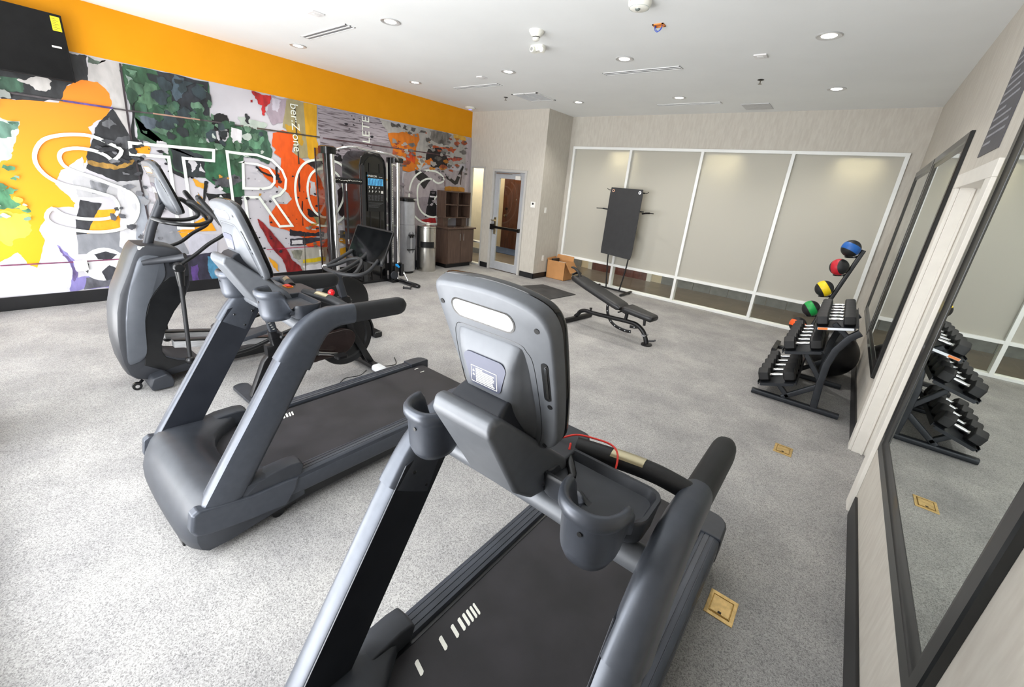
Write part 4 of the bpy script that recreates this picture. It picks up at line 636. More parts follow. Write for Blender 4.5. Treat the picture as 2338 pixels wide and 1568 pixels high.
b = B(); b.loft([[(x, y, z) for y, z in [(1.60+.15*math.cos(t)+(.20 if math.cos(t) > 0 else 0), .36+.12*math.sin(t)+.03*math.cos(t)) for t in [2*PI*i/28 for i in range(28)]]] for x in (bx+.045,bx+.095,bx+.10)]); make('belt_cover', b, BRN, bk_, bev=.006)
b = B(); b.loft([[(bx+p, y, z+q) for p, q in rr(.055,.055,.012,3)] for y, z in ((1.12,.06),(1.45,.17),(1.80,.34))]); make('lower_strut', b, BRN, bk_)
b = B(); b.loft([[(bx+p, y+q, z) for p, q in rr(w,w*1.2,.012,3)] for y, z, w in ((1.10,.05,.06),(1.22,.32,.065),(1.31,.42,.07),(1.30,.50,.07))]); make('rear_post', b, BKM, bk_)
b = B(); b.loft([[(bx+p, y+q, z) for p, q in rr(w,h,.015,3)] for y, z, w, h in ((1.315,.38,.062,.08),(1.29,.56,.062,.08))]); make('seat_tube', b, BKM, bk_)
b = B(); b.loft([[(bx+p, y+q, z) for p, q in rr(.04,.06,.01,3)] for y, z in ((1.29,.55),(1.25,.78))]); make('seat_post', b, TD, bk_)
b = B()
for i in range(10): b.bb((bx+.0205,1.27-.0088*i+.01,.58+.019*i),(bx+.0212,1.285-.0088*i+.01,.584+.019*i))
make('height_scale', b, WHT, bk_)
b = B(); b.tube([(bx+.02,1.31,.55),(bx+.09,1.32,.56),(bx+.13,1.30,.545)],.010,10,3); b.ball((bx+.135,1.30,.545),.018,12,8); make('seat_lever', b, BKM, bk_)
b = B(); b.loft([[(bx+p*w, y, z+q*h) for p, q in circ(1,20)] for y, z, w, h in ((1.05,.845,.085,.02),(1.08,.85,.12,.034),(1.15,.852,.105,.036),(1.22,.85,.05,.032),(1.30,.845,.028,.026),(1.34,.838,.018,.018))]); make('saddle', b, TB, bk_, ang=60)
b = B(); b.bb((bx-.02,1.10,.795),(bx+.02,1.32,.82)); make('saddle_slider', b, BKM, bk_, bev=.004)
b = B(); b.loft([[(bx+p, y, z+q) for p, q in rr(.06,.05,.02,3)] for y, z in ((1.05,.03),(1.16,.03))]) ; 
b = B(); b.loft([[(bx+p, 1.09+q, z) for p, q in rr(.62*k,.115*k,.05,5)] for z, k in ((.012,1),(.03,1),(.038,.96))]); make('rear_stabilizer', b, TD, bk_)
b = B()
for s in (-1,1): b.cyl((bx+s*.26,1.09,0),(bx+s*.26,1.09,.014),.022)
make('rear_feet', b, BKM, bk_)
b = B(); b.loft([[(x, 2.13+p, .045+q) for p, q in rr(.085,.055,.02,4)] for x in (bx-.27,bx+.14)]); make('front_stabilizer', b, BKM, bk_)
b = B(); b.loft([[(x, 2.13+p, .042+q) for p, q in rr(.095,.06,.022,4)] for x in (bx+.14,bx+.25)]+[[(bx+.262, 2.13+p, .042+q) for p, q in rr(.07,.04,.02,4)]]); make('stabilizer_cap', b, mat('white_plastic','#e3e6e8',.4), bk_)
b = B(); b.cyl((bx-.2,2.13,0),(bx-.2,2.13,.03),.02); b.cyl((bx+.1,2.13,0),(bx+.1,2.13,.03),.02); b.cyl((bx-.28,2.17,.03),(bx-.25,2.17,.03),.03); make('front_feet', b, BKM, bk_)
b = B(); b.loft([[(bx+p, y+q, z) for p, q in rr(.075,.10,.02,3)] for y, z in ((1.94,.50),(1.93,.66),(1.905,.76))]); make('head_tube', b, BKM, bk_)
b = B(); b.loft([[(bx+p, y+q, z) for p, q in rr(.045,.065,.012,3)] for y, z in ((1.91,.74),(1.87,.90),(1.855,.985))]); make('handlebar_post', b, TD, bk_)
b = B(); b.cyl((bx+.01,1.80,.775),(bx+.01,1.82,.72),.012); b.ball((bx+.01,1.79,.815),.030,18,12); make('resistance_knob', b, mat('gloss_red', '#d8101c', .2, coat=.5), bk_)
b = B(); b.tube([(bx-.20,2.12,1.13),(bx-.205,2.02,1.075),(bx-.215,1.90,1.015),(bx-.19,1.845,.995),(bx-.10,1.84,.988),(bx,1.85,.985),(bx+.10,1.875,.985),(bx+.19,1.95,.99),(bx+.215,2.03,1.02),(bx+.21,2.13,1.10)],.0175,14,6)
for s in (-1,1): b.ball((bx+s*.205,2.125 if s < 0 else 2.13,1.13 if s < 0 else 1.10),.0175,12,8)
make('handlebar', b, TB, bk_, ang=60)
b = B(); b.tube([(bx-.19,1.87,1.0),(bx-.15,1.96,1.03),(bx-.10,2.06,1.075),(bx-.02,2.09,1.085),(bx+.06,2.06,1.06),(bx+.12,1.98,1.01),(bx+.15,1.93,.992)],.0165,14,6); make('inner_handlebar', b, TB, bk_, ang=60)
b = B(); b.lathe([(0,-.02),(.02,-.018),(.022,.0),(.018,.02),(0,.022)], (bx-.205,1.858,1.0), 14, 'x'); make('elbow_cap', b, ALU, bk_)
b = B(); b.tube([(bx,1.87,.985),(bx,1.97,1.02),(bx,2.12,1.10),(bx,2.21,1.19)],.02,12,4); make('screen_arm', b, BKM, bk_)
so = Vector((bx,2.185,1.215)); sx_ = Vector((1,.02,0)).normalized(); sy_ = Vector((-.03,.40,.92)); sy_ = (sy_-sx_*sy_.dot(sx_)).normalized(); sn = sy_.cross(sx_)*-1
sn = sx_.cross(sy_)   # toward the rider
def sq(w, h, r, d): return [so+sx_*p+sy_*q+sn*d for p, q in rr(w,h,r,4)]
b = B(); b.loft([sq(.50,.27,.02,-.028),sq(.56,.325,.02,-.008),sq(.565,.33,.02,0),sq(.565,.33,.02,.006)]); make('tablet_housing', b, TS, bk_)
b = B(); b.loft([sq(.535,.30,.006,.004),sq(.535,.30,.006,.0068)]); make('touch_screen', b, mat('dark_glass_screen','#08090a',.04,spec=.5), bk_)
anchor(bk_, (bx,1.6,0))
cord = B(); cord.tube([(-3.33,2.24,.006),(-3.30,2.36,.005),(-3.45,2.45,.005)],.004,6,5); cord.tube([(-3.36,2.06,.005),(-3.30,1.95,.005),(-3.33,1.82,.005),(-3.24,1.68,.005),(-3.22,1.50,.005),(-3.12,1.38,.005),(-3.03,1.28,.005),(-2.9,1.22,.005)],.0035,6,5)
tag(make('power_cord', cord, TS), 'thin black power cord trailing over the floor from the front of the cycling bike', 'cord')
# ---------------- cable machine by the mural ----------------
BLK = mat('gloss_black_steel', '#0b0b0d', .22, 0, var=.1, coat=.3)
ft = thing('cable_machine', 'tall black cable crossover machine with chrome columns standing against the mural', 'cable machine')
def smoked():
    m = glass_mat('smoked_acrylic', (.66,.64,.58)); return m
SMK = smoked()
cyl1 = lambda a, c, r, n=20: B().cyl(a, c, r, n=n)
for y in (3.42, 4.575): make('guide_column', cyl1((-6.30,y,.05),(-6.30,y,2.06),.032), CHR, ft)
b = B(); b.loft([[(-6.36+p, 3.365+q, z) for p, q in rr(.12,.07,.02,3)] for z in (.04,2.11)]); make('column_frame', b, BLK, ft)
b = B(); b.loft([[(-6.36+p, 4.47+q, z) for p, q in rr(.10,.05,.012,3)] for z in (.04,2.12)]); make('column_frame', b, BLK, ft)
b = B(); b.loft([[(-6.36+p, 3.38+q, z) for p, q in rr(.24,.17,.03,3)] for z in (2.055,2.15)]+[[(-6.36+p, 3.38+q, 2.165) for p, q in rr(.20,.13,.03,3)]]); make('column_cap', b, BLK, ft)
b = B(); b.loft([[(-6.36+p, 4.56+q, z) for p, q in rr(.24,.20,.03,3)] for z in (2.05,2.12)]+[[(-6.36+p, 4.56+q, 2.135) for p, q in rr(.20,.16,.03,3)]]); make('column_cap', b, BLK, ft)
make('side_shield', B().bb((-6.62,3.33,.08),(-6.40,3.337,2.13)), SMK, ft)
make('side_shield_edge', B().bb((-6.64,3.325,.05),(-6.62,3.345,2.13)), BLK, ft, bev=.004)
b = B(); b.loft([[(-6.325, 4.465+p, z) for p in (-.014,.014)]+[(-6.298, 4.465+p, z) for p in (.014,-.014)] for z in (.30,2.03)])
b.m = 1
for i in range(44): b.bb((-6.2985,4.459,.34+i*.038),(-6.2965,4.471,.352+i*.038))
make('position_rail', b, [CHR, BLK], ft)
# weight tower
ar = [(3.93,.04),(3.93,1.95),(3.96,2.07),(4.04,2.155),(4.14,2.185),(4.22,2.185),(4.32,2.155),(4.40,2.07),(4.43,1.95),(4.43,.04)]
b = B(); b.loft([[(x, y, z) for y, z in ar] for x in (-6.95,-6.42)]); make('weight_tower', b, BLK, ft, bev=.012)
a2 = [(4.00,.12),(4.00,1.93),(4.03,2.02),(4.10,2.09),(4.18,2.11),(4.26,2.09),(4.34,2.02),(4.37,1.93),(4.37,.12)]
b = B(); b.loft([[(x, y, z) for y, z in a2] for x in (-6.42,-6.409)]); make('tower_window', b, mat('deep_black_glass','#050506',.12,coat=.6), ft)
b = B(); b.loft([[(-6.40,y,z) for y, z in ((3.935,.05),(3.935,1.95),(3.965,1.98),(3.995,1.93),(3.995,.05))]+[] , [(-6.375,y,z) for y, z in ((3.935,.05),(3.935,1.95),(3.965,1.98),(3.995,1.93),(3.995,.05))]]); make('tower_edge', b, mat('dark_grey_edge','#2a2b2d',.4), ft)
for y in (4.10,4.29): make('guide_rod', cyl1((-6.40,y,.06),(-6.40,y,2.0),.007,10), MDK, ft)
pc = B(); px_ = -6.392; pc.bb((px_-.006,4.045,1.24),(px_,4.365,1.86))
pc.m = 1; text(pc, 'PRECOR', .042, frame((px_+.0006,4.15,1.80),(0,1,0),(0,0,1)), .0006, 1); text(pc, 'FTS GLIDE', .014, frame((px_+.0006,4.30,1.793),(0,1,0),(0,0,1)), .0006, 1)
pc.m = 2
for i in range(5): pc.bb((px_,4.062+i*.058,1.655),(px_+.001,4.114+i*.058,1.765))
pc.bb((px_,4.048,1.79),(px_+.001,4.056,1.815))
pc.m = 3
rn2 = random.Random(3)
for i in range(5):
    pc.tube([(px_+.0016,4.078+i*.058,1.665),(px_+.0016,4.088+i*.058+rn2.uniform(-.01,.01),1.70),(px_+.0016,4.085+i*.058,1.735),(px_+.0016,4.095+i*.058+rn2.uniform(-.01,.01),1.755)],.0045,6,3)
pc.m = 1
for r in range(2):
    for i in range(4):
        y = 4.075+i*.062; z = 1.625-r*.062
        pc.tube([(px_+.001,y,z-.018),(px_+.001,y+rn2.uniform(0,.014),z),(px_+.001,y+rn2.uniform(-.01,.014),z+.016)],.0028,5,2); pc.tube([(px_+.001,y,z),(px_+.001,y+.018,z+rn2.uniform(-.012,.012))],.0024,5,2)
pc.bb((px_,4.305,1.535),(px_+.001,4.345,1.575))
pc.m = 4
for i in range(5):
    for j in range(8): pc.bb((px_,4.062+i*.058,1.50-j*.012),(px_+.001,4.062+i*.058+rn2.uniform(.03,.05),1.505-j*.012))
for j in range(4): pc.bb((px_,4.065,1.375-j*.022),(px_+.001,4.34-.03*j,1.381-j*.022))
make('instruction_placard', pc, [mat('placard_black','#0d0e10',.25,coat=.3), WHT, mat('placard_blue','#5db8ea',.4,var=.2,scale=20), mat('figure_navy','#1d4f86',.5), mat('placard_grey','#4e4f52',.5)], ft)
b = B(); b.tube([(-6.30,3.46,2.12),(-6.20,3.55,2.165),(-6.12,3.68,2.19),(-6.12,3.82,2.175),(-6.12,4.15,2.16),(-6.13,4.33,2.155),(-6.20,4.48,2.12),(-6.27,4.56,2.075)],.019,12,4); make('pull_up_bar', b, CHR, ft)
b = B(); b.loft([[(-6.40+p, y, 1.70+q) for p, q in rr(.05,.09,.01,2)] for y in (3.42,3.95)]); b.m = 1
for i in range(18): y = 3.44+i*.028; b.tube([(-6.374,y,1.70+rn2.uniform(-.01,.01)),(-6.374,y+.02,1.705+rn2.uniform(-.012,.012))],.003,5)
make('crossbar', b, [BLK, WHT], ft)
b = B(); b.cyl((-6.36,3.66,1.55),(-6.35,3.655,.80),.017); b.m = 1; b.cyl((-6.36,3.66,1.66),(-6.36,3.66,1.55),.009); b.cyl((-6.35,3.655,.80),(-6.35,3.655,.72),.012); make('hanging_bar', b, [TB, CHR], ft)
b = B(); b.loft([[(-6.30+p, 4.55+q, z) for p, q in rr(.12,.15,.03,3)] for z in (.20,.36)]); b.loft([[(-6.24+p, 4.60+q, z) for p, q in rr(.10,.06,.02,3)] for z in (.12,.34)]); make('pulley_carriage', b, BLK, ft)
b = B(); b.loft([[(-6.228, 4.51+p, .31+q) for p, q in ((-.055,.03),(-.02,.045),(.03,-.01),(.015,-.035),(-.045,.005))],[(-6.20, 4.51+p, .31+q) for p, q in ((-.055,.03),(-.02,.045),(.03,-.01),(.015,-.035),(-.045,.005))]]); make('release_lever', b, mat('bright_blue_plastic','#1296e6',.3), ft, bev=.004)
b = B(); b.lathe([(0,-.012),(.07,-.012),(.075,0),(.07,.012),(0,.012)], (-6.27,4.47,.14), 24, 'x'); make('pulley', b, TD, ft)
b = B(); b.cyl((-6.20,4.62,.20),(-6.10,4.64,.05),.008); b.ball((-6.19,4.615,.17),.016,10,8); b.ball((-6.15,4.63,.11),.016,10,8); make('cable_clip', b, CHR, ft)
b = B(); b.bb((-6.95,3.30,.0),(-6.25,3.44,.05)); b.bb((-6.95,4.42,0),(-6.25,4.62,.05)); b.bb((-6.95,3.44,0),(-6.42,4.42,.045)); make('base_frame', b, BLK, ft, bev=.006)
b = B(); b.loft([[(x, 4.575+p, .035+q) for p, q in rr(w,.05,.02,3)] for x, w in ((-6.28,.10),(-5.90,.11),(-5.74,.10),(-5.70,.06))]); make('front_foot', b, BLK, ft)
b = B(); b.loft([[(x, 3.38+p, .035+q) for p, q in rr(w,.05,.02,3)] for x, w in ((-6.28,.10),(-5.95,.11),(-5.78,.10),(-5.74,.06))]); make('front_foot', b, BLK, ft)
hc = Vector((-5.76,4.36,.024))
def hp(*p): return hc+Vector(p)
b = B(); b.cyl(hp(-.055,-.03,0),hp(.05,.035,0),.016); b.cyl(hp(-.06,-.034,0),hp(-.052,-.028,0),.022); b.cyl(hp(.048,.034,0),hp(.056,.039,0),.022); cg = make('cable_handle', b, TB, ft)
b = B(); b.tube([hp(-.05,-.03,0),hp(-.07,.06,-.005),hp(-.03,.10,-.008),hp(.03,.08,-.008),hp(.05,.035,0)],.006,8,4); b.tube([hp(-.03,.10,-.008),hp(-.09,.18,.0),hp(-.28,.23,.03)],.007,8,2); make('strap', b, CHR, cg)
anchor(ft, (-6.5,4.0,0))
# ---------------- water cooler, bin, cabinet ----------------
GRS = mat('silver_grey_plastic', '#b4b6bb', .34, .25, var=.05)
wc = thing('water_cooler', 'tall slim silver-grey water cooler with a black lid beside the cable machine', 'water cooler', (-6.92,5.21,0))
def ov(w, d, z, ox=0): return [(ox+d*math.copysign(abs(math.cos(a))**.8,math.cos(a)), w*math.copysign(abs(math.sin(a))**.8,math.sin(a)), z) for a in [2*PI*i/32 for i in range(32)]]
b = B(); b.loft([ov(.145,.165,.045),ov(.155,.175,.06),ov(.155,.175,.96)]); make('lower_body', b, GRS, wc, ang=50)
b = B(); b.loft([ov(.155,.175,.965),ov(.155,.175,1.36),ov(.155,.16,1.425)]); make('upper_body', b, GRS, wc, ang=50)
b = B(); b.loft([ov(.13,.15,0),ov(.135,.155,.045)]); make('base', b, TS, wc)
b = B(); b.loft([ov(.150,.17,.958),ov(.150,.17,.968)]); make('seam', b, MDK, wc)
b = B(); b.loft([ov(.160,.178,1.40),ov(.165,.18,1.42),ov(.16,.175,1.455),ov(.13,.14,1.47)]); make('lid', b, TS, wc)
b = B(); b.loft([[(.170+.006*k, y, z) for y, z in [(.105*math.cos(a), .62+.22*math.sin(a)) for a in [2*PI*i/28 for i in range(28)]]] for k in (0,.6)]); make('dispenser_recess', b, mat('cooler_recess_grey','#7d7f85',.4,.3), wc)
b = B(); b.loft([[(x, .07*q[0]*w, .765+.02*q[1]) for q in circ(1,16)] for x, w in ((.15,1),(.19,1),(.205,.7))]); b.bb((.17,-.035,.72),(.20,-.015,.76)); b.bb((.17,.015,.72),(.20,.035,.76)); make('spout', b, TS, wc)
b = B(); b.loft([[(.165+.035*math.cos(a), .10*math.sin(a), z) for a in [PI*(i/12-.5) for i in range(13)]] for z in (.475,.495)]); make('drip_tray', b, TS, wc)
b = B(); b.bb((.165,.04,1.43),(.172,.12,1.445)); make('label_plate', b, WHT, wc)
bn = thing('waste_bin', 'round brushed steel bin with a wipes dispenser top between cooler and cabinet', 'bin', (-6.90,5.72,0))
b = B(); b.lathe([(0,.0),(.20,.0),(.20,.90),(.195,.925),(.17,.93),(0,.93)], n=48); make('body', b, MSS, bn)
b = B(); b.lathe([(.198,.50),(.204,.50),(.204,.62),(.198,.62),(.198,.50)], n=14, a0=math.radians(-75), a1=math.radians(10)); make('opening', b, TS, bn)
b = B(); b.lathe([(.201,.49),(.206,.49),(.206,.495),(.201,.495),(.201,.49)], n=30); b.lathe([(.201,.895),(.205,.895),(.205,.90),(.201,.90),(.201,.895)], n=30); make('trim_ring', b, MDK, bn)
b = B(); b.loft([[(.02+p*k, .01+q*k*(1+.2*math.sin(i*7)), z) for i, (p, q) in enumerate(circ(.05,10))] for z, k in ((.931,.5),(.945,.9),(.965,.7),(.99,.9),(1.0,.2))]); make('tissue', b, WHT, bn)
lm_ = thing('leaning_board', 'dark slate board leaning upright behind the water cooler and bin', 'board', (-7.05,5.46,0))
b = B(); b.loft([[(.0+p, q, 0) for p, q in rr(.05,.20,.01,2)],[(-.02+p, -.02+q, .85) for p, q in rr(.05,.20,.01,2)],[(-.06+p*.6, -.04+q*.7, 1.06) for p, q in rr(.05,.20,.01,2)]]); make('panel', b, mat('slate_foam','#2b2e38',.7), lm_)
lm2 = tag(make('tablet_stand', B().loft([[(-7.10+p, 5.02+q, 1.40) for p, q in rr(.02,.12,.004,2)],[(-7.15+p*.5, 4.99+q, 1.64) for p, q in rr(.02,.05,.004,2)]]), mat('blue_grey_card','#3e4350',.5)), 'slanted blue-grey card rising behind the lid of the water cooler', 'card')
WD = mat('walnut_laminate', '#4d3b32', .45, var=.12, col2='#5c483d', scale=5, stretch=(5,5,.7))
cb = thing('base_cabinet', 'dark walnut two-door base cabinet in the corner beside the sidelight', 'cabinet', (-7.0,6.62,0))
def cbb(a, c): return B().bb((a[0]+7.0,a[1]-6.62,a[2]),(c[0]+7.0,c[1]-6.62,c[2]))
make('body', cbb((-7.18,6.22,.09),(-6.82,7.03,.855)), WD, cb, bev=.002)
make('toe_kick', cbb((-7.18,6.25,0),(-6.87,7.0,.09)), TS, cb)
make('countertop', cbb((-7.18,6.19,.856),(-6.77,7.06,.888)), WD, cb, bev=.003)
for k, y in enumerate((6.235,6.63)):
    dr = make('door', cbb((-6.819,y,.11),(-6.80,y+.385,.845)), WD, cb, bev=.002)
    hy = y+.385-.05 if k == 0 else y+.05
    b = B(); b.tube([(.2,hy-6.62,.60),(.222,hy-6.62,.605),(.222,hy-6.62,.755),(.2,hy-6.62,.76)],.006,8); make('door_handle', b, CHR, dr)
cu = thing('cubby_shelf', 'dark walnut open shelf of four cubbies standing on the base cabinet', 'shelf', (-7.0,6.62,.8885))
def cub(a, c): return B().bb((a[0]+7.0,a[1]-6.62,a[2]-.8885),(c[0]+7.0,c[1]-6.62,c[2]-.8885))
b = cub((-7.18,6.22,1.08),(-6.91,6.24,1.64))
for q in (((-7.18,6.95,1.08),(-6.91,6.97,1.64)),((-7.18,6.24,1.62),(-6.91,6.95,1.64)),((-7.18,6.24,1.08),(-6.91,6.95,1.10)),((-7.18,6.24,1.35),(-6.915,6.95,1.37)),((-7.18,6.585,1.10),(-6.915,6.605,1.62)),((-7.179,6.24,1.10),(-7.168,6.95,1.62))):
    b.bb(*[(p[0]+7.0,p[1]-6.62,p[2]-.8885) for p in q])
make('cubbies', b, WD, cu)
for y in (6.24,6.80): make('riser', cub((-7.18,y,.889),(-6.99,y+.14,1.079)), WD, cu, bev=.002)
for i, y in enumerate((6.47,6.72)):
    b = B(); b.lathe([(0,0),(.035,0),(.04,.006),(.045,.02),(.04,.022),(0,.012)], n=20); o = make('steel_dish', b, CHR, loc=(-6.87,y,.8885)); tag(o, ('left' if i == 0 else 'right')+' one of two small chrome dishes on the cabinet countertop', 'dish', 'chrome dishes on the countertop')
# ---------------- television ----------------
tv = thing('television', 'black flat television mounted high on the orange wall, with a yellow energy sticker', 'television', (XL+.032,.30,2.79))
b = B(); b.bb((.07,-.65,-.31),(.115,.65,.31)); make('housing', b, mat('tv_black_plastic','#08080a',.55,spec=.3), tv, bev=.006)
make('screen', B().bb((.1155,-.64,-.30),(.117,.635,.302)), mat('tv_screen','#050506',.3,spec=.25), tv)
make('wall_bracket', B().bb((0,-.25,-.18),(.07,.25,.18)), MDK, tv, bev=.004)
b = B(); b.bb((.1175,.565,.155),(.1185,.632,.285)); b.m = 1
for i in range(7): b.bb((.1186,.572,.165+i*.016),(.1188,.60+.02*(i%2),.170+i*.016))
make('energy_label', b, [mat('yellow_label','#f2df1c',.5), mat('label_text','#6b6420',.5)], tv)
make('sticker', B().bb((.1175,.53,-.005),(.1185,.60,.012)), WHT, tv)
# ---------------- wall plates ----------------
def plate(name, label, cat, loc, ax, w, h, dark=False):
    t = thing(name, label, cat, loc); d = .008
    def bx_(a, c, z0, z1, t0, t1): 
        return B().bb((t0,a,z0),(t1,c,z1)) if ax == 'x' else B().bb((a,-t1,z0),(c,-t0,z1))
    make('cover', bx_(-w/2,w/2,-h/2,h/2,0,d), mat('ivory_plastic','#ecebe6',.4), t, bev=.003)
    if dark: make('display', bx_(-w*.18,w*.18,-h*.02,h*.3,d,d+.001), TS, t)
    elif name == 'light_switch': make('rocker', bx_(-.016,.016,-.03,.03,d,d+.004), mat('ivory_plastic','#ecebe6',.4), t, bev=.002)
    else:
        for z in (-.022,.022): make('socket', bx_(-.014,.014,z-.014,z+.014,d,d+.002), mat('socket_grey','#c9c8c4',.4), t, bev=.001)
    return t
plate('thermostat', 'square white thermostat on the wall right of the glazed door', 'thermostat', (-5.318,YP,1.537), 'y', .115, .115, True)
plate('light_switch', 'white light switch on the grey side of the corner pillar', 'switch', (XP,7.414,1.445), 'x', .07, .115)
plate('wall_outlet', 'white power outlet low on the corner pillar above the cardboard box', 'outlet', (XP,7.51,.43), 'x', .07, .115)
plate('wall_outlet', 'white double power outlet on the mural beside the soccer ball, left of the elliptical', 'outlet', (XL+.02,.645,.468), 'x', .115, .115)
plate('wall_outlet', 'white power outlet on the mural just left of the cable machine', 'outlet', (XL+.02,3.612,.442), 'x', .07, .115)
# ---------------- cardboard box ----------------
CDB = mat('cardboard', '#b98552', .8, var=.07, scale=4)
bx2 = thing('cardboard_box', 'open brown cardboard box on the floor at the foot of the corner pillar', 'box', (-4.87,7.83,0))
b = B(); w, d, h = .47, .34, .40
b.bb((-w/2,-d/2,0),(w/2,-d/2+.006,h)); b.bb((-w/2,d/2-.006,0),(w/2,d/2,h)); b.bb((-w/2,-d/2,0),(-w/2+.006,d/2,h)); b.bb((w/2-.006,-d/2,0),(w/2,d/2,h)); b.bb((-w/2,-d/2,0),(w/2,d/2,.006)); make('carton', b, CDB, bx2)
b = B(); b.loft([[(w/2,-d/2,h),(w/2,d/2,h),(w/2+.004,d/2,h),(w/2+.004,-d/2,h)],[(w/2+.16,-d/2-.02,h-.20),(w/2+.16,d/2,h-.20),(w/2+.164,d/2,h-.20),(w/2+.164,-d/2-.02,h-.20)]]); make('flap', b, CDB, bx2)
b = B(); b.loft([[(-w/2,d/2,h),(w/2,d/2,h),(w/2,d/2+.004,h),(-w/2,d/2+.004,h)],[(-w/2+.02,d/2+.03,h+.10),(w/2-.02,d/2+.03,h+.10),(w/2-.02,d/2+.034,h+.10),(-w/2+.02,d/2+.034,h+.10)]]); make('flap', b, CDB, bx2)
b = B(); b.loft([[(-w/2,-d/2,h),(-w/2,d/2,h),(-w/2-.004,d/2,h),(-w/2-.004,-d/2,h)],[(-w/2-.012,-d/2,h+.03),(-w/2-.012,d/2,h+.05),(-w/2-.016,d/2,h+.05),(-w/2-.016,-d/2,h+.03)]]); make('flap', b, CDB, bx2)
b = B(); b.bb((-.1,-.12,.0065),(.2,.12,.36)); make('packing', b, WHT, bx2, bev=.02)
b = B(); b.bb((-.16,-.13,.0065),(-.105,.12,.43)); make('black_insert', b, TS, bx2, bev=.01)
b = B(); b.lathe([(0,-.004),(.03,-.003),(.04,0),(.03,.004),(0,.005)], (-w/2-.006,-.03,.20), 16, 'x'); make('tape_roll', b, WHT, bx2)
rm = tag(make('rubber_mat', B().prism([(-4.92,6.12),(-3.90,5.88),(-3.80,6.80),(-4.66,6.93)], 'z', 0, .012), mat('black_rubber_mat','#28282a',.75, col2='#3a3a3b', scale=4)), 'black square rubber mat lying flat on the floor near the corner pillar', 'mat')
# ---------------- adjustable bench ----------------
PAD = mat('black_vinyl', '#151517', .42, var=.12, bump=.06, bscale=300)
BF = mat('bench_black_steel', '#161618', .38, .3, var=.15)
be = thing('weight_bench', 'black adjustable incline bench in the middle of the open floor', 'bench')
o_ = Vector((-2.935,5.37,0)); e1 = Vector((1.2,-.15,0)).normalized(); e2 = Vector((.15,1.2,0)).normalized()
def bp2(u, v, z): return o_+e1*u+e2*v+Vector((0,0,z))
def slab(L, th, name, parent, wfn):            # padded cushion along (u,z) line, th thickness below
    rings = []; n = len(L)
    (u0,z0),(u1,z1) = L[0], L[-1]; d = Vector((u1-u0, z1-z0)).normalized(); nr = Vector((-d.y, d.x))
    ks = [0,.012,.04,.12,.3,.5,.7,.88,.96,.988,1]
    for k in ks:
        e = min(1, .55+ (min(k,1-k)/.04)*.45); w = wfn(k)*(.86+.14*min(1,min(k,1-k)/.06)); t_ = th*e
        c = Vector((u0,z0))*(1-k)+Vector((u1,z1))*k
        rings.append([bp2(c.x+nr.x*q, p, c.y+nr.y*q) for p, q in rr(w, t_, t_*.42, 4)])
    b = B(); b.loft(rings); return make(name, b, PAD, parent, ang=60)
slab([(-.11,.655),(.775,.405)], .082, 'back_pad', be, lambda k: .25+.05*min(1,k*3))
slab([(.815,.420),(1.250,.375)], .082, 'seat_pad', be, lambda k: .29-.08*k)
def pbar(name, pts, r=.027, mt=BF, n=14, sm=5):
    b = B(); b.tube([bp2(*p) for p in pts], r, n, sm); return make(name, b, mt, be, ang=60)
pbar('main_rail', [(-.02,0,.06),(.02,0,.10),(.07,0,.165),(.16,0,.195),(.30,0,.195),(.60,0,.215),(.90,0,.235),(1.02,0,.225),(1.12,0,.165),(1.17,0,.09),(1.20,0,.02)], .030)
b = B(); b.loft([[bp2(p, v, .035+q) for p, q in rr(.075,w,.02,4)] for v, w in ((-.38,.05),(-.36,.065),(.0,.065),(.34,.065),(.37,.05))]); make('rear_foot', b, BF, be)
b = B(); b.loft([[bp2(-.06+p, v, .075+q) for p, q in rr(.06,.09,.02,4)] for v in (-.39,-.33)]); make('transport_wheel', b, TB, be, bev=.01)
b = B(); b.loft([[bp2(1.205+p*k, q*k, z) for p, q in circ(.07,20,.085)] for z, k in ((0,1),(.014,1),(.022,.8))]); make('front_foot', b, BF, be)
b = B(); b.tube([bp2(1.17,0,.04), bp2(1.28,.03,.075), bp2(1.30,.04,.09)], .012, 8); make('foot_lever', b, BF, be)
pbar('pad_frame', [(0,0,.575),(.40,0,.462),(.80,0,.348),(.84,0,.34)], .020)
pbar('hinge_post', [(.83,0,.235),(.835,0,.30),(.84,0,.375)], .024, sm=2)
pbar('seat_frame', [(.85,0,.36),(1.0,0,.35),(1.10,0,.335),(1.12,0,.25)], .018)
# ladder arc
cs = [(.505,.41),(.50,.34),(.515,.27),(.55,.20),(.61,.14),(.69,.105),(.78,.09),(.86,.088),(.93,.098)]
ctr = smoothpath([(x, y, 0) for x, y in cs], 4)
b = B(); b.sweep([bp2(p.x,.025,p.y) for p in ctr], rr(.012,.045,.004,2), side=e2); b.m = 1
for i in range(3, len(ctr)-1, 4): p = ctr[i]; b.cyl(bp2(p.x,.017,p.y), bp2(p.x,.033,p.y), .008, n=10)
make('adjustment_ladder', b, [BF, ALU], be)
b = B(); b.sweep([bp2(1.05,.03,.20), bp2(.97,.03,.175), bp2(.90,.03,.165)], rr(.012,.04,.004,2), side=e2); b.m = 1; b.cyl(bp2(.97,.02,.176), bp2(.97,.038,.176), .008, n=10); make('seat_ladder', b, [BF, ALU], be)
b = B(); b.cyl(bp2(.24,0,.21), bp2(.24,0,.25), .014); b.cyl(bp2(.24,0,.245), bp2(.24,0,.262), .02); make('pull_pin', b, BF, be)
b = B(); b.cyl(bp2(.775,-.13,.36), bp2(.775,.13,.36), .010); b.ball(bp2(.83,-.05,.375), .018,10,8); make('hinge_pin', b, BF, be)
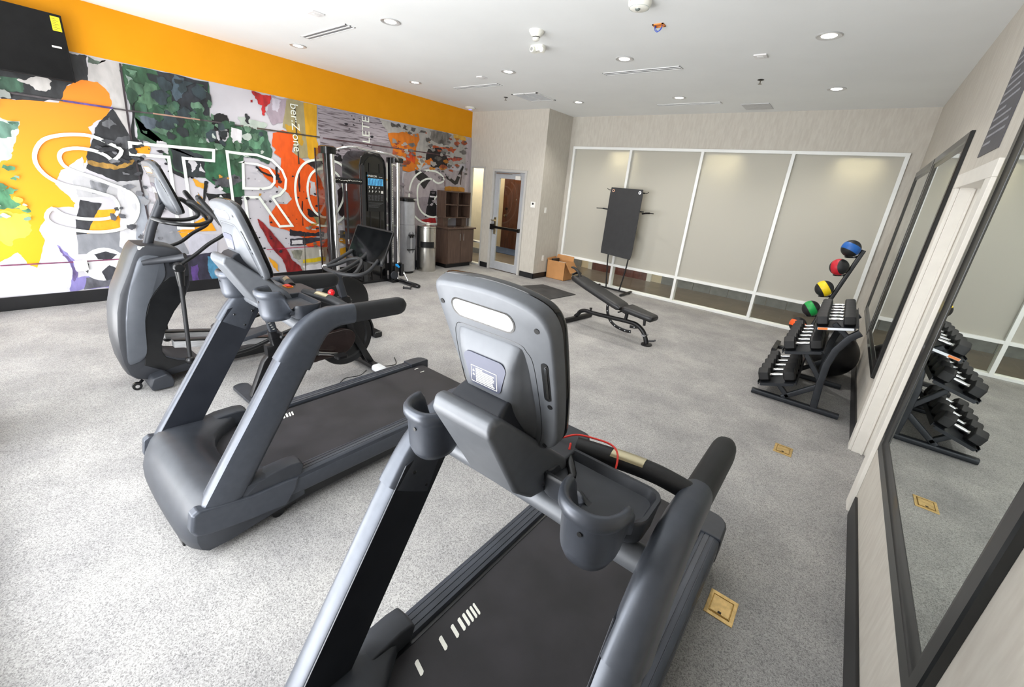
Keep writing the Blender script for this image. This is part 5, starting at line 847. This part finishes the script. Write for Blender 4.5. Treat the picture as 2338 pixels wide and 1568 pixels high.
b = B(); b.loft([[bp2(1.155+p, v, .125+q+p*.0) for p, q in rr(.05,.018,.004,2)] for v in (-.055,.055)]); make('wheel_bracket', b, mat('grey_label','#8b8b8d',.4), be)
b = B(); b.sweep([bp2(-.10,v,z) for v, z in ((-.10,.70),(-.04,.715),(.04,.715),(.10,.70))], rr(.02,.03,.008,2), side=e1); b.sweep([bp2(-.02,0,.66), bp2(-.07,0,.735), bp2(-.14,0,.775), bp2(-.20,0,.785)], rr(.06,.022,.008,3), side=e2); make('carry_handle', b, BF, be, ang=60)
anchor(be, tuple(bp2(.6,0,0)))
# ---------------- mat hanging rack ----------------
mr = thing('mat_rack', 'thin black steel rack with side pegs standing before the frosted glazing', 'rack')
my = 7.86
def mbar(name, pts, r=.014, sm=3): b = B(); b.tube(pts, r, 12, sm); return make(name, b, BF, mr, ang=60)
mbar('post', [(-3.70,my,.05),(-3.745,my,.45),(-3.77,my,.80),(-3.78,my,1.96)])
mbar('post', [(-3.39,my-.02,.05),(-3.34,my,.45),(-3.32,my,.80),(-3.31,my,1.96)])
mbar('base_bar', [(-3.93,my+.01,.035),(-3.20,my-.04,.035)], .018)
mbar('foot', [(-3.93,7.60,.03),(-3.93,8.02,.03)], .022); mbar('foot', [(-3.20,7.50,.03),(-3.20,8.00,.03)], .024)
mbar('top_bar', [(-3.90,my,1.955),(-3.22,my,1.955)], .012); mbar('middle_bar', [(-3.92,my,1.60),(-3.18,my,1.62)], .012)
b = B(); b.cyl((-3.19,7.90,.0),(-3.175,7.90,.0),.02); b.cyl((-3.21,7.88,.016),(-3.17,7.88,.016),.016); make('caster', b, TS, mr)
mbar('peg', [(-3.90,my,1.59),(-3.95,my-.02,1.60),(-4.02,my-.05,1.605)], .014); mbar('peg', [(-3.20,my,1.585),(-3.12,my-.04,1.60),(-3.03,my-.08,1.61)], .016)
mbar('peg_tip', [(-4.02,my-.05,1.605),(-4.14,my-.09,1.60)], .009,1); mbar('peg_tip', [(-3.03,my-.08,1.61),(-2.94,my-.12,1.61)], .009,1)
mbar('hook', [(-3.88,my-.01,1.965),(-3.95,my-.03,1.965),(-3.985,my-.05,1.99)], .006); mbar('hook', [(-3.24,my-.01,1.955),(-3.17,my-.03,1.955),(-3.13,my-.05,1.98)], .006)
anchor(mr, (-3.55,my,0))
ym = thing('exercise_mat', 'long black exercise mat hanging by two eyelets from the thin steel rack', 'mat')
b = B(); q1 = [(-3.925,.76),(-3.90,.725),(-3.60,.715),(-3.30,.70),(-3.268,.70),(-3.255,.73)]
outl = [(-3.24,.735),(-3.245,1.4),(-3.235,1.99),(-3.255,2.015),(-3.885,2.02),(-3.91,1.995),(-3.905,1.4),(-3.905,.80),(-3.895,.765),(-3.86,.745),(-3.55,.72),(-3.26,.70)]
def dy_(z): return -.02*max(0,(.9-z)/.2)**2 if z < .9 else 0
NZ = 12
rings = []
for i in range(NZ+1):
    k = i/NZ; z = .715+(2.015-.715)*k; e = .012 if i in (0, NZ) else 0
    y = 7.822+dy_(z); x0, x1 = -3.912+e-.012*(1-k), -3.235-e-.012*(1-k)
    zl, zr_ = z+(.02*(1-k)), z-(.02*(1-k))
    rings.append([(x0,y,zl),(x0,y-.012,zl),(x1,y-.012,zr_),(x1,y,zr_)])
b.loft(rings); make('sheet', b, mat('matte_foam','#1e1e20',.6,var=.08), ym, bev=.004)
for x in (-3.845,-3.30):
    b = B(); b.lathe([(.016,-.004),(.026,-.004),(.026,.004),(.016,.004),(.016,-.004)], (x,7.806,1.955), 20, 'y'); make('eyelet', b, CHR, ym)
anchor(ym, (-3.57,7.82,.70))
# ---------------- dumbbell rack ----------------
RK = mat('rack_charcoal_steel', '#25282d', .45, .3, var=.12)
RB = mat('dumbbell_rubber', '#161618', .55, var=.15, bump=.05, bscale=300)
rk = thing('dumbbell_rack', 'three-tier black dumbbell rack standing near the framed wall mirrors', 'dumbbell rack')
yr0, yr1 = 4.76, 5.70
def rbar(name, P, w, h, y, r=.008, mt=RK):
    b = B(); b.sweep([(x, y, z) for x, z in P], rr(h, w, r, 3), side=(0,1,0)); return make(name, b, mt, rk, ang=40)
for y in (yr0, yr1):
    rbar('foot', [(-.375,.028),(.385,.028)], .05, .06, y, .014)
    rbar('upright', [(.175,.05),(.160,.30),(.158,.50),(.185,.66),(.25,.80),(.315,.87)], .062, .055, y)
    rbar('lower_brace', [(-.10,.05),(.155,.27)], .05, .045, y)
    rbar('lower_arm', [(-.055,.07),(-.155,.17)], .045, .045, y)
    rbar('middle_arm', [(.155,.33),(-.02,.555)], .045, .045, y)
    rbar('top_arm', [(.245,.80),(.11,.905)], .045, .045, y)
ths = math.radians(19); cx_, sz_ = math.cos(ths), math.sin(ths)
tiers = ((-.205,.262,.36),(-.078,.655,.36),(.108,.955,.34))
for i, (x, z, L) in enumerate(tiers):
    a = math.radians((19,17,13)[i]); ca, sa = math.cos(a), math.sin(a)
    def tp(p, q, y): return (x+p*ca-q*sa, y, z+p*sa+q*ca)
    b = B(); b.loft([[tp(p, q, y) for p, q in ((-.165,-.078),(.165,-.078),(.165,-.084),(-.165,-.084))] for y in (yr0-.03,yr1+.06)]); b.loft([[tp(p, q, y) for p, q in ((-.17,-.06),(-.165,-.06),(-.165,-.10),(-.17,-.10))] for y in (yr0-.03,yr1+.06)]); b.loft([[tp(p, q, y) for p, q in ((.165,-.06),(.17,-.06),(.17,-.10),(.165,-.10))] for y in (yr0-.03,yr1+.06)])
    make('shelf', b, RK, rk)
    b = B(); b.loft([[tp(p, q, y) for p, q in rr(.30,.028,.012,3,0,-.092)] for y in (yr0-.045,yr0-.033)]); b.m = 1
    if i == 2: b.loft([[tp(p, q, y) for p, q in rr(.27,.022,.004,2,0,-.092)] for y in (yr0-.0462,yr0-.045)]); b.m = 2; b.loft([[tp(p, q, y) for p, q in rr(.075,.020,.002,2,-.095,-.092)] for y in (yr0-.0474,yr0-.0462)])
    make('end_plate', b, [RK, mat('white_sticker','#e4e8ee',.4), mat('orange_sticker','#e8833a',.4)], rk)
anchor(rk, (0,5.2,0))
def make_dumbbell(): 
    t = thing('dumbbell', 'x', 'dumbbell', group='rubber hex dumbbells on the three-tier rack')
    for s in (-1,1):
        b = B(); hx = lambda r: [(r*math.cos(PI/3*k+PI/6), r*math.sin(PI/3*k+PI/6)) for k in range(6)]
        b.loft([[(s*x_, p, q) for p, q in hx(r)] for x_, r in ((.060,.060),(.070,.076),(.142,.078),(.158,.068),(.162,.045))]); make('head', b, RB, t, bev=.004, seg=2, ang=30)
    b = B(); b.lathe([(.017,-.066),(.019,-.060),(.016,-.055),(.0135,-.05),(.0165,-.02),(.0172,0),(.0165,.02),(.0135,.05),(.016,.055),(.019,.060),(.017,.066)], n=20, ax='x'); make('handle', b, mat('knurled_chrome','#d5d6d8',.22,1,var=.1,scale=300), t)
    return t
db0 = make_dumbbell(); first = True
rowname = ('bottom', 'middle', 'top'); ordn = ('nearest to the camera', 'second from the near end', 'third from the near end', 'fourth from the near end', 'fifth from the near end', 'sixth and farthest from the camera')
for i, (x, z, L) in enumerate(tiers):
    a = math.radians((19,17,13)[i])
    for k in range((5,6,6)[i]):
        s = (1.0, .96, .92)[i]*(1-.008*k)
        lab = 'black hex dumbbell with chrome handle on the %s tier, %s' % (rowname[i], ordn[k])
        rz_ = .078-.078*s*.867-.001; px2 = x+rz_*math.sin(a); pz2 = z-rz_*math.cos(a)
        if first: d = db0; first = False
        else: d = dup(db0)
        d.location = (px2, yr0+(.045,.03,.035)[i]+k*(.188,.178,.176)[i], pz2); d.rotation_euler = (PI/6*0+0, -a, 0); d.scale = (s,s,s); d['label'] = lab
# ---------------- medicine ball tree and stability ball ----------------
bt = thing('medicine_ball_stand', 'slanted black post stand holding coloured medicine balls before the frosted glazing', 'ball stand')
py = 6.76
b = B(); b.sweep([(-.165,py,.03),(.036,py,.862),(.186,py,1.49)], rr(.05,.05,.01,3), side=(0,1,0)); make('post', b, BF, bt)
b = B(); b.bb((-.40,py-.03,0),(.25,py+.03,.05)); b.bb((-.43,py-.25,0),(-.37,py+.25,.05)); b.bb((.20,py-.25,0),(.26,py+.25,.05)); make('base', b, BF, bt, bev=.008)
balls = ((.054,1.496,'#1f5fae','blue'),(.001,1.253,'#c0182c','red'),(-.076,.955,'#f0cf17','yellow'),(-.144,.667,'#159a46','green'),(-.228,.413,'#ee5a1c','orange'))
for x, z, c, n in balls:
    pxx = -.165+(z-.03)*.2405; 
    b = B(); b.tube([(pxx,py,z-.09),(x+.05,py-.03,z-.108),(x-.02,py-.08,z-.112),(x-.03,py-.14,z-.10)],.008,8,3); b.tube([(pxx,py,z-.09),(x+.08,py-.02,z-.09),(x+.06,py-.12,z-.095)],.008,8,3); make('cradle', b, BF, bt)
anchor(bt, (-.1,py,0))
RUB = mat('ball_black_rubber', '#19191b', .55, var=.1, bump=.05, bscale=200)
for i, (x, z, c, n) in enumerate(balls):
    t = thing('medicine_ball', '%s and black medicine ball on the slanted stand, %s' % (n, ('at its top end','just below the blue ball','between the red and green balls','between the yellow and orange balls','lowest, just behind the dumbbells')[i]), 'medicine ball', (x,py-.085,z), group='medicine balls on the slanted stand')
    cm = mat('ball_'+n, c, .45, var=.05); b = B()
    b.ball((0,0,0), .104, 32, 24); b.b.faces.ensure_lookup_table()
    ax = Vector([(.35,.25,.9),(.8,-.55,.25),(.75,.2,.6),(.75,.2,.6),(.2,.3,.93)][i]).normalized(); sp = .042
    bmesh.ops.bisect_plane(b.b, geom=b.b.verts[:]+b.b.edges[:]+b.b.faces[:], plane_co=ax*sp, plane_no=ax); bmesh.ops.bisect_plane(b.b, geom=b.b.verts[:]+b.b.edges[:]+b.b.faces[:], plane_co=-ax*sp, plane_no=ax)
    for f in b.b.faces:
        if abs(f.calc_center_median().dot(ax)) < sp: f.material_index = 1
    sh = make('shell', b, [RUB, cm], t)
sb = tag(make('stability_ball', B().ball((0,0,0),.285,40,28), mat('black_vinyl_ball','#111113',.38,var=.05), loc=(.195,6.10,.285)), 'large glossless black exercise ball on the floor behind the dumbbell rack', 'exercise ball')
# ---------------- floor boxes ----------------
BR = mat('brass', '#cdb078', .45, .75, var=.15, scale=40)
def fbox(loc, rz, label):
    t = thing('floor_box', label, 'floor outlet', loc, rz, 'brass floor outlets')
    make('cover_plate', B().bb((-.064,-.078,0),(.064,.078,.004)), BR, t, bev=.001)
    make('lid', B().bb((-.042,-.05,.004),(.042,.05,.007)), BR, t, bev=.001)
    fr_ = B()
    for q in (((-.046,-.056),(.046,-.053)),((-.046,.053),(.046,.056)),((-.047,-.056),(-.044,.056)),((.044,-.056),(.047,.056))): fr_.bb((*q[0],.004),(*q[1],.0062))
    make('rim', fr_, mat('dark_brass','#8a6a2a',.4,.8), t); make('latch', B().bb((-.008,-.048,.007),(.008,-.036,.0085)), MDK, t)
    return t
fbox((0.0,1.853,0), 0, 'brass floor outlet cover nearest the camera, beside the foreground treadmill'); fbox((.047,3.712,0), 0, 'farther brass floor outlet cover, near the cased opening in the right wall')
# ---------------- mirrors ----------------
FRM = mat('ebony_frame', '#17191a', .3, 0, var=.12, stretch=(3,3,1), coat=.2)
def mirm():
    m = mat('mirror_silver', '#dfe6e2', .0, 1, var=0); return m
MIR = mirm()
def mirror(y0, y1, z0, z1, label):
    t = thing('wall_mirror', label, 'mirror', (XR-.001, (y0+y1)/2, z0), group='black framed mirrors on the right wall')
    h, w = z1-z0, y1-y0; b = B()
    sec = [(0,0),(-.020,0),(-.026,.006),(-.026,.062),(-.020,.072),(-.016,.085),(-.012,.112),(-.006,.115),(0,.115)]
    rings = []
    for sy, sz in ((-1,0),(1,0),(1,1),(-1,1)):
        rings.append([(x, sy*(w/2-d), d if sz == 0 else h-d) for x, d in sec])
    b.loft(rings, closed=True, cap=False); make('frame', b, FRM, t, ang=25)
    make('glass', B().bb((-.010,-w/2+.10,.10),(-.004,w/2-.10,h-.10)), MIR, t)
    return t
mirror(1.31,3.03,.56,2.50,'tall black-framed mirror nearest the camera, on the near side of the cased opening')
mirror(4.50,6.19,.56,2.51,'middle black-framed mirror, just beyond the cased opening behind the dumbbell rack')
mirror(6.24,7.93,.56,2.51,'farthest black-framed mirror, in the corner next to the frosted glazing')
sg = thing('rules_sign', 'grey printed notice board high on the right wall above the cased opening', 'sign', (XR-.001,3.72,2.27))
b = B(); b.bb((-.004,-.25,0),(0,.25,.72)); b.m = 1; rs = random.Random(8)
for k in range(14):
    z = .06+k*.046; L = .42 if k%4 else .22
    y = .225; end = .225-L*rs.uniform(.75,1)
    while y > end: w_ = rs.uniform(.018,.05); b.bb((-.0048,max(end,y-w_),z),(-.004,y,z+.013)); y -= w_+.008
make('board', b, [mat('sign_grey','#4d4c52',.5), mat('sign_text','#8f8f96',.5)], sg)
# ---------------- ceiling fittings ----------------
RIM = mat('downlight_rim', '#c9c9c9', .35, .3)
LENS = mat('downlight_lens', '#ffffff', .4, emit=('#fff8ee', 7))
dl = thing('downlight', 'x', 'downlight', group='round recessed ceiling downlights')
b = B(); b.lathe([(.060,0),(.100,0),(.102,-.004),(.096,-.009),(.066,-.006),(.060,-.002),(.060,0)], n=36); make('trim_ring', b, RIM, dl)
b = B(); b.lathe([(0,-.004),(.059,-.004),(.059,-.001),(0,-.001)], n=30); make('lens', b, LENS, dl)
L1_ = ((-6.29,3.03,'row nearest the camera, beside the orange wall'),(-4.27,3.02,'row nearest the camera, second from the orange wall'),(-6.28,4.91,'middle row, beside the orange wall'),(-4.26,4.90,'middle row, second from the orange wall'),(-2.54,4.91,'middle row, third from the orange wall'),(-.61,4.905,'middle row, above the dumbbell rack side'),(-4.28,6.82,'back row, nearest the corner pillar'),(-2.55,6.86,'back row, above the middle of the glazing'),(-.61,6.81,'back row, rightmost near the mirrors'))
for i, (x, y, lab) in enumerate(L1_):
    d = dl if i == 0 else dup(dl)
    d.location = (x, y, HC-.0005); d['label'] = 'round recessed downlight in the '+lab
    spot((x, y, HC-.03), 55, (1,.96,.9), 125, .7, .05)
WP = mat('white_metal_grille', '#e3e4e4', .45)
DS = mat('slot_shadow', '#77787a', .6)
def slotvent(x0, y0, lab, L=1.0):
    t = thing('slot_diffuser', lab, 'air vent', (x0+L/2, y0+.06, HC), group='linear slot air diffusers')
    b = B(); b.bb((-L/2,-.06,-.006),(L/2,-.048,0)); b.bb((-L/2,.048,-.006),(L/2,.06,0)); b.bb((-L/2,-.008,-.006),(L/2,.008,0)); b.bb((-L/2,-.06,-.006),(-L/2+.012,.06,0)); b.bb((L/2-.012,-.06,-.006),(L/2,.06,0)); make('frame', b, WP, t)
    for y in (-.028,.028): make('slot', B().bb((-L/2+.012,y-.02,-.002),(L/2-.012,y+.02,-.0002)).bb((-L/2+.012,y-.003,-.004),(L/2-.012,y+.003,-.002)), DS, t)
for q in ((-5.83,2.85,'long slot air vent in the ceiling nearest the camera, by the orange wall'),(-5.87,5.37,'long slot air vent in the ceiling between the square grille and the orange wall'),(-3.05,5.35,'long slot air vent in the middle of the ceiling'),(-3.05,7.24,'long slot air vent in the ceiling closest to the frosted glazing')): slotvent(*q)
rg = thing('return_grille', 'square louvred return air grille in the ceiling near the corner pillar', 'air vent', (-4.86,6.30,HC))
b = B(); 
for q in (((-.27,-.275),(.27,-.245)),((-.27,.245),(.27,.275)),((-.27,-.275),(-.24,.275)),((.24,-.275),(.27,.275)),((-.006,-.275),(.006,.275))): b.bb((*q[0],-.010),(*q[1],0))
make('frame', b, WP, rg)
b = B(); b.bb((-.24,-.245,-.0015),(.24,.245,-.0005))
make('backing', b, mat('grille_shadow','#8d8e90',.6), rg)
b = B()
for i in range(24): b.box((0,-.235+i*.0204,-.005),(.48,.012,.0016),('X',.5))
make('louvres', b, WP, rg)
tag(make('ceiling_hatch', B().bb((-.19,-.2,-.008),(.19,.2,0)), mat('panel_grey','#c4c5c7',.5), loc=(-1.62,7.645,HC)), 'flat square grey access hatch in the ceiling before the frosted glazing', 'hatch')
sd = thing('smoke_detector', 'white conical smoke detector in the middle of the ceiling', 'smoke detector', (-2.985,3.82,HC))
make('base', B().lathe([(0,0),(.075,0),(.075,-.012),(.045,-.05),(0,-.05)]), WHT, sd)
make('sensor_head', B().lathe([(.036,-.05),(.034,-.056),(.036,-.06),(.034,-.078),(.025,-.085),(0,-.087)]), WHT, sd); make('sensor_gap', B().lathe([(.034,-.052),(.037,-.054),(.037,-.059),(.034,-.061),(.034,-.052)]), MDK, sd)
em = thing('emergency_light', 'white twin-head emergency light on the ceiling behind the conical smoke detector', 'emergency light', (-3.24,4.20,HC))
make('housing', B().loft([[(p*k, q*k, z) for p, q in rr(.17,.10,.03,4)] for z, k in ((0,1),(-.03,1),(-.055,.8))]), WHT, em)
make('lamp_head', B().lathe([(0,-.02),(.028,-.02),(.032,0),(.030,.03),(0,.035)], (-.03,-.055,-.045), 20, 'y'), WHT, em)
make('lamp_head', B().lathe([(0,-.02),(.024,-.02),(.028,0),(.024,.025),(0,.03)], (.075,-.02,-.05), 20, 'y'), WHT, em)
make('lamp_lens', B().lathe([(0,0),(.018,0),(.018,.004),(0,.004)], (-.03,-.082,-.045), 16, 'y'), CHR, em)
make('indicator', B().ball((.03,-.052,-.035),.004,8,6), mat('green_led','#7be04a',.4,emit=('#7be04a',2)), em)
fs = thing('fire_strobe', 'round white fire alarm strobe marked FIRE on the ceiling at the top edge', 'fire alarm', (-1.80,3.60,HC))
make('body', B().lathe([(0,0),(.088,0),(.092,-.01),(.090,-.035),(.078,-.055),(.06,-.066),(0,-.07)], n=36), WHT, fs)
make('rim_seam', B().lathe([(.0765,-.056),(.079,-.056),(.079,-.058),(.0765,-.058),(.0765,-.056)], n=32), mat('pale_grey','#b9c2bf',.5), fs)
make('strobe_lens', B().loft([[(p*k, -.022+q*k, z) for p, q in rr(.045,.035,.016,4)] for z, k in ((-.066,1),(-.078,.7),(-.082,.3))]), mat('strobe_glass','#8b948f',.15,.6), fs)
b = B()
for i, ch in enumerate('FIRE'):
    a = math.radians(-118+i*11); R = .0925; p = Vector((R*math.cos(a), R*math.sin(a), -.020)); nrm = Vector((math.cos(a), math.sin(a), -.05))
    tx = Vector((-math.sin(a), math.cos(a), 0)); M = frame(p, tx, Vector((0,0,1))); text(b, ch, .024, M, .0006, 0)
make('lettering', b, mat('fire_red','#c8303a',.4), fs)
ob = thing('junction_box', 'small orange open junction box with blue wires hanging from the ceiling', 'junction box', (-1.846,4.135,HC))
b = B()
for q in (((-.05,-.038),(.05,-.026)),((-.05,.026),(.05,.038)),((-.05,-.038),(-.036,.038)),((.036,-.038),(.05,.038))): b.bb((*q[0],-.008),(*q[1],0))
b.bb((-.036,-.026,-.002),(.036,.026,0)); make('collar', b, mat('orange_box','#e0873a',.5), ob)
for k, (dx, dz) in enumerate(((0,-.055),(.008,-.048),(-.004,-.052))):
    b = B(); b.tube([(-.03,-.005+.004*k,-.004),(-.034+dx,-.01+.006*k,-.028),(-.008+dx,-.012+.008*k,dz),(.02+dx,-.008,dz*.8),(.031,-.003+.004*k,-.004)],.0025,6,5); make('wire', b, mat('blue_wire','#2d52b8',.4), ob)
def sprinkler(loc, lab):
    t = thing('fire_sprinkler', lab, 'sprinkler', loc, group='ceiling fire sprinklers')
    make('escutcheon', B().lathe([(0,0),(.036,0),(.038,-.004),(.02,-.010),(0,-.010)], n=24), MDK, t); make('frame', B().cyl((0,0,-.01),(0,0,-.045),.006).lathe([(0,-.045),(.022,-.045),(.022,-.048),(0,-.048)], n=16), mat('dull_brass','#7b7468',.35,.9), t)
sprinkler((-1.344,6.176,HC), 'dark sprinkler head in the right half of the ceiling'); sprinkler((-5.40,6.198,HC), 'dark sprinkler head left of the square return grille')
for x, y, lab in ((-4.85,2.54,'nearest the camera, by the first slot vent'),(-4.86,5.01,'beside the middle downlight row'),(-1.20,5.27,'in the right half, before the sprinkler')):
    t = thing('ceiling_sensor', 'small flat white sensor plate on the ceiling '+lab, 'sensor', (x,y,HC), group='small white ceiling plates')
    make('plate', B().bb((-.06,-.06,-.014),(.06,.06,0)), mat('sensor_white','#dedcdc',.5), t, bev=.004); make('insert', B().bb((-.03,-.03,-.016),(.03,.03,-.014)), WP, t)
ap = thing('access_point', 'white rounded sensor with a blue light in the ceiling corner above the cabinet', 'wireless access point', (-6.87,6.79,HC))
make('shell', B().lathe([(0,0),(.10,0),(.105,-.01),(.09,-.028),(.05,-.04),(0,-.042)], n=30), WHT, ap); make('light', B().lathe([(0,-.041),(.035,-.0415),(.035,-.045),(0,-.047)], n=20), mat('blue_led','#8f8ff0',.4,emit=('#7a7af5',1.2)), ap)
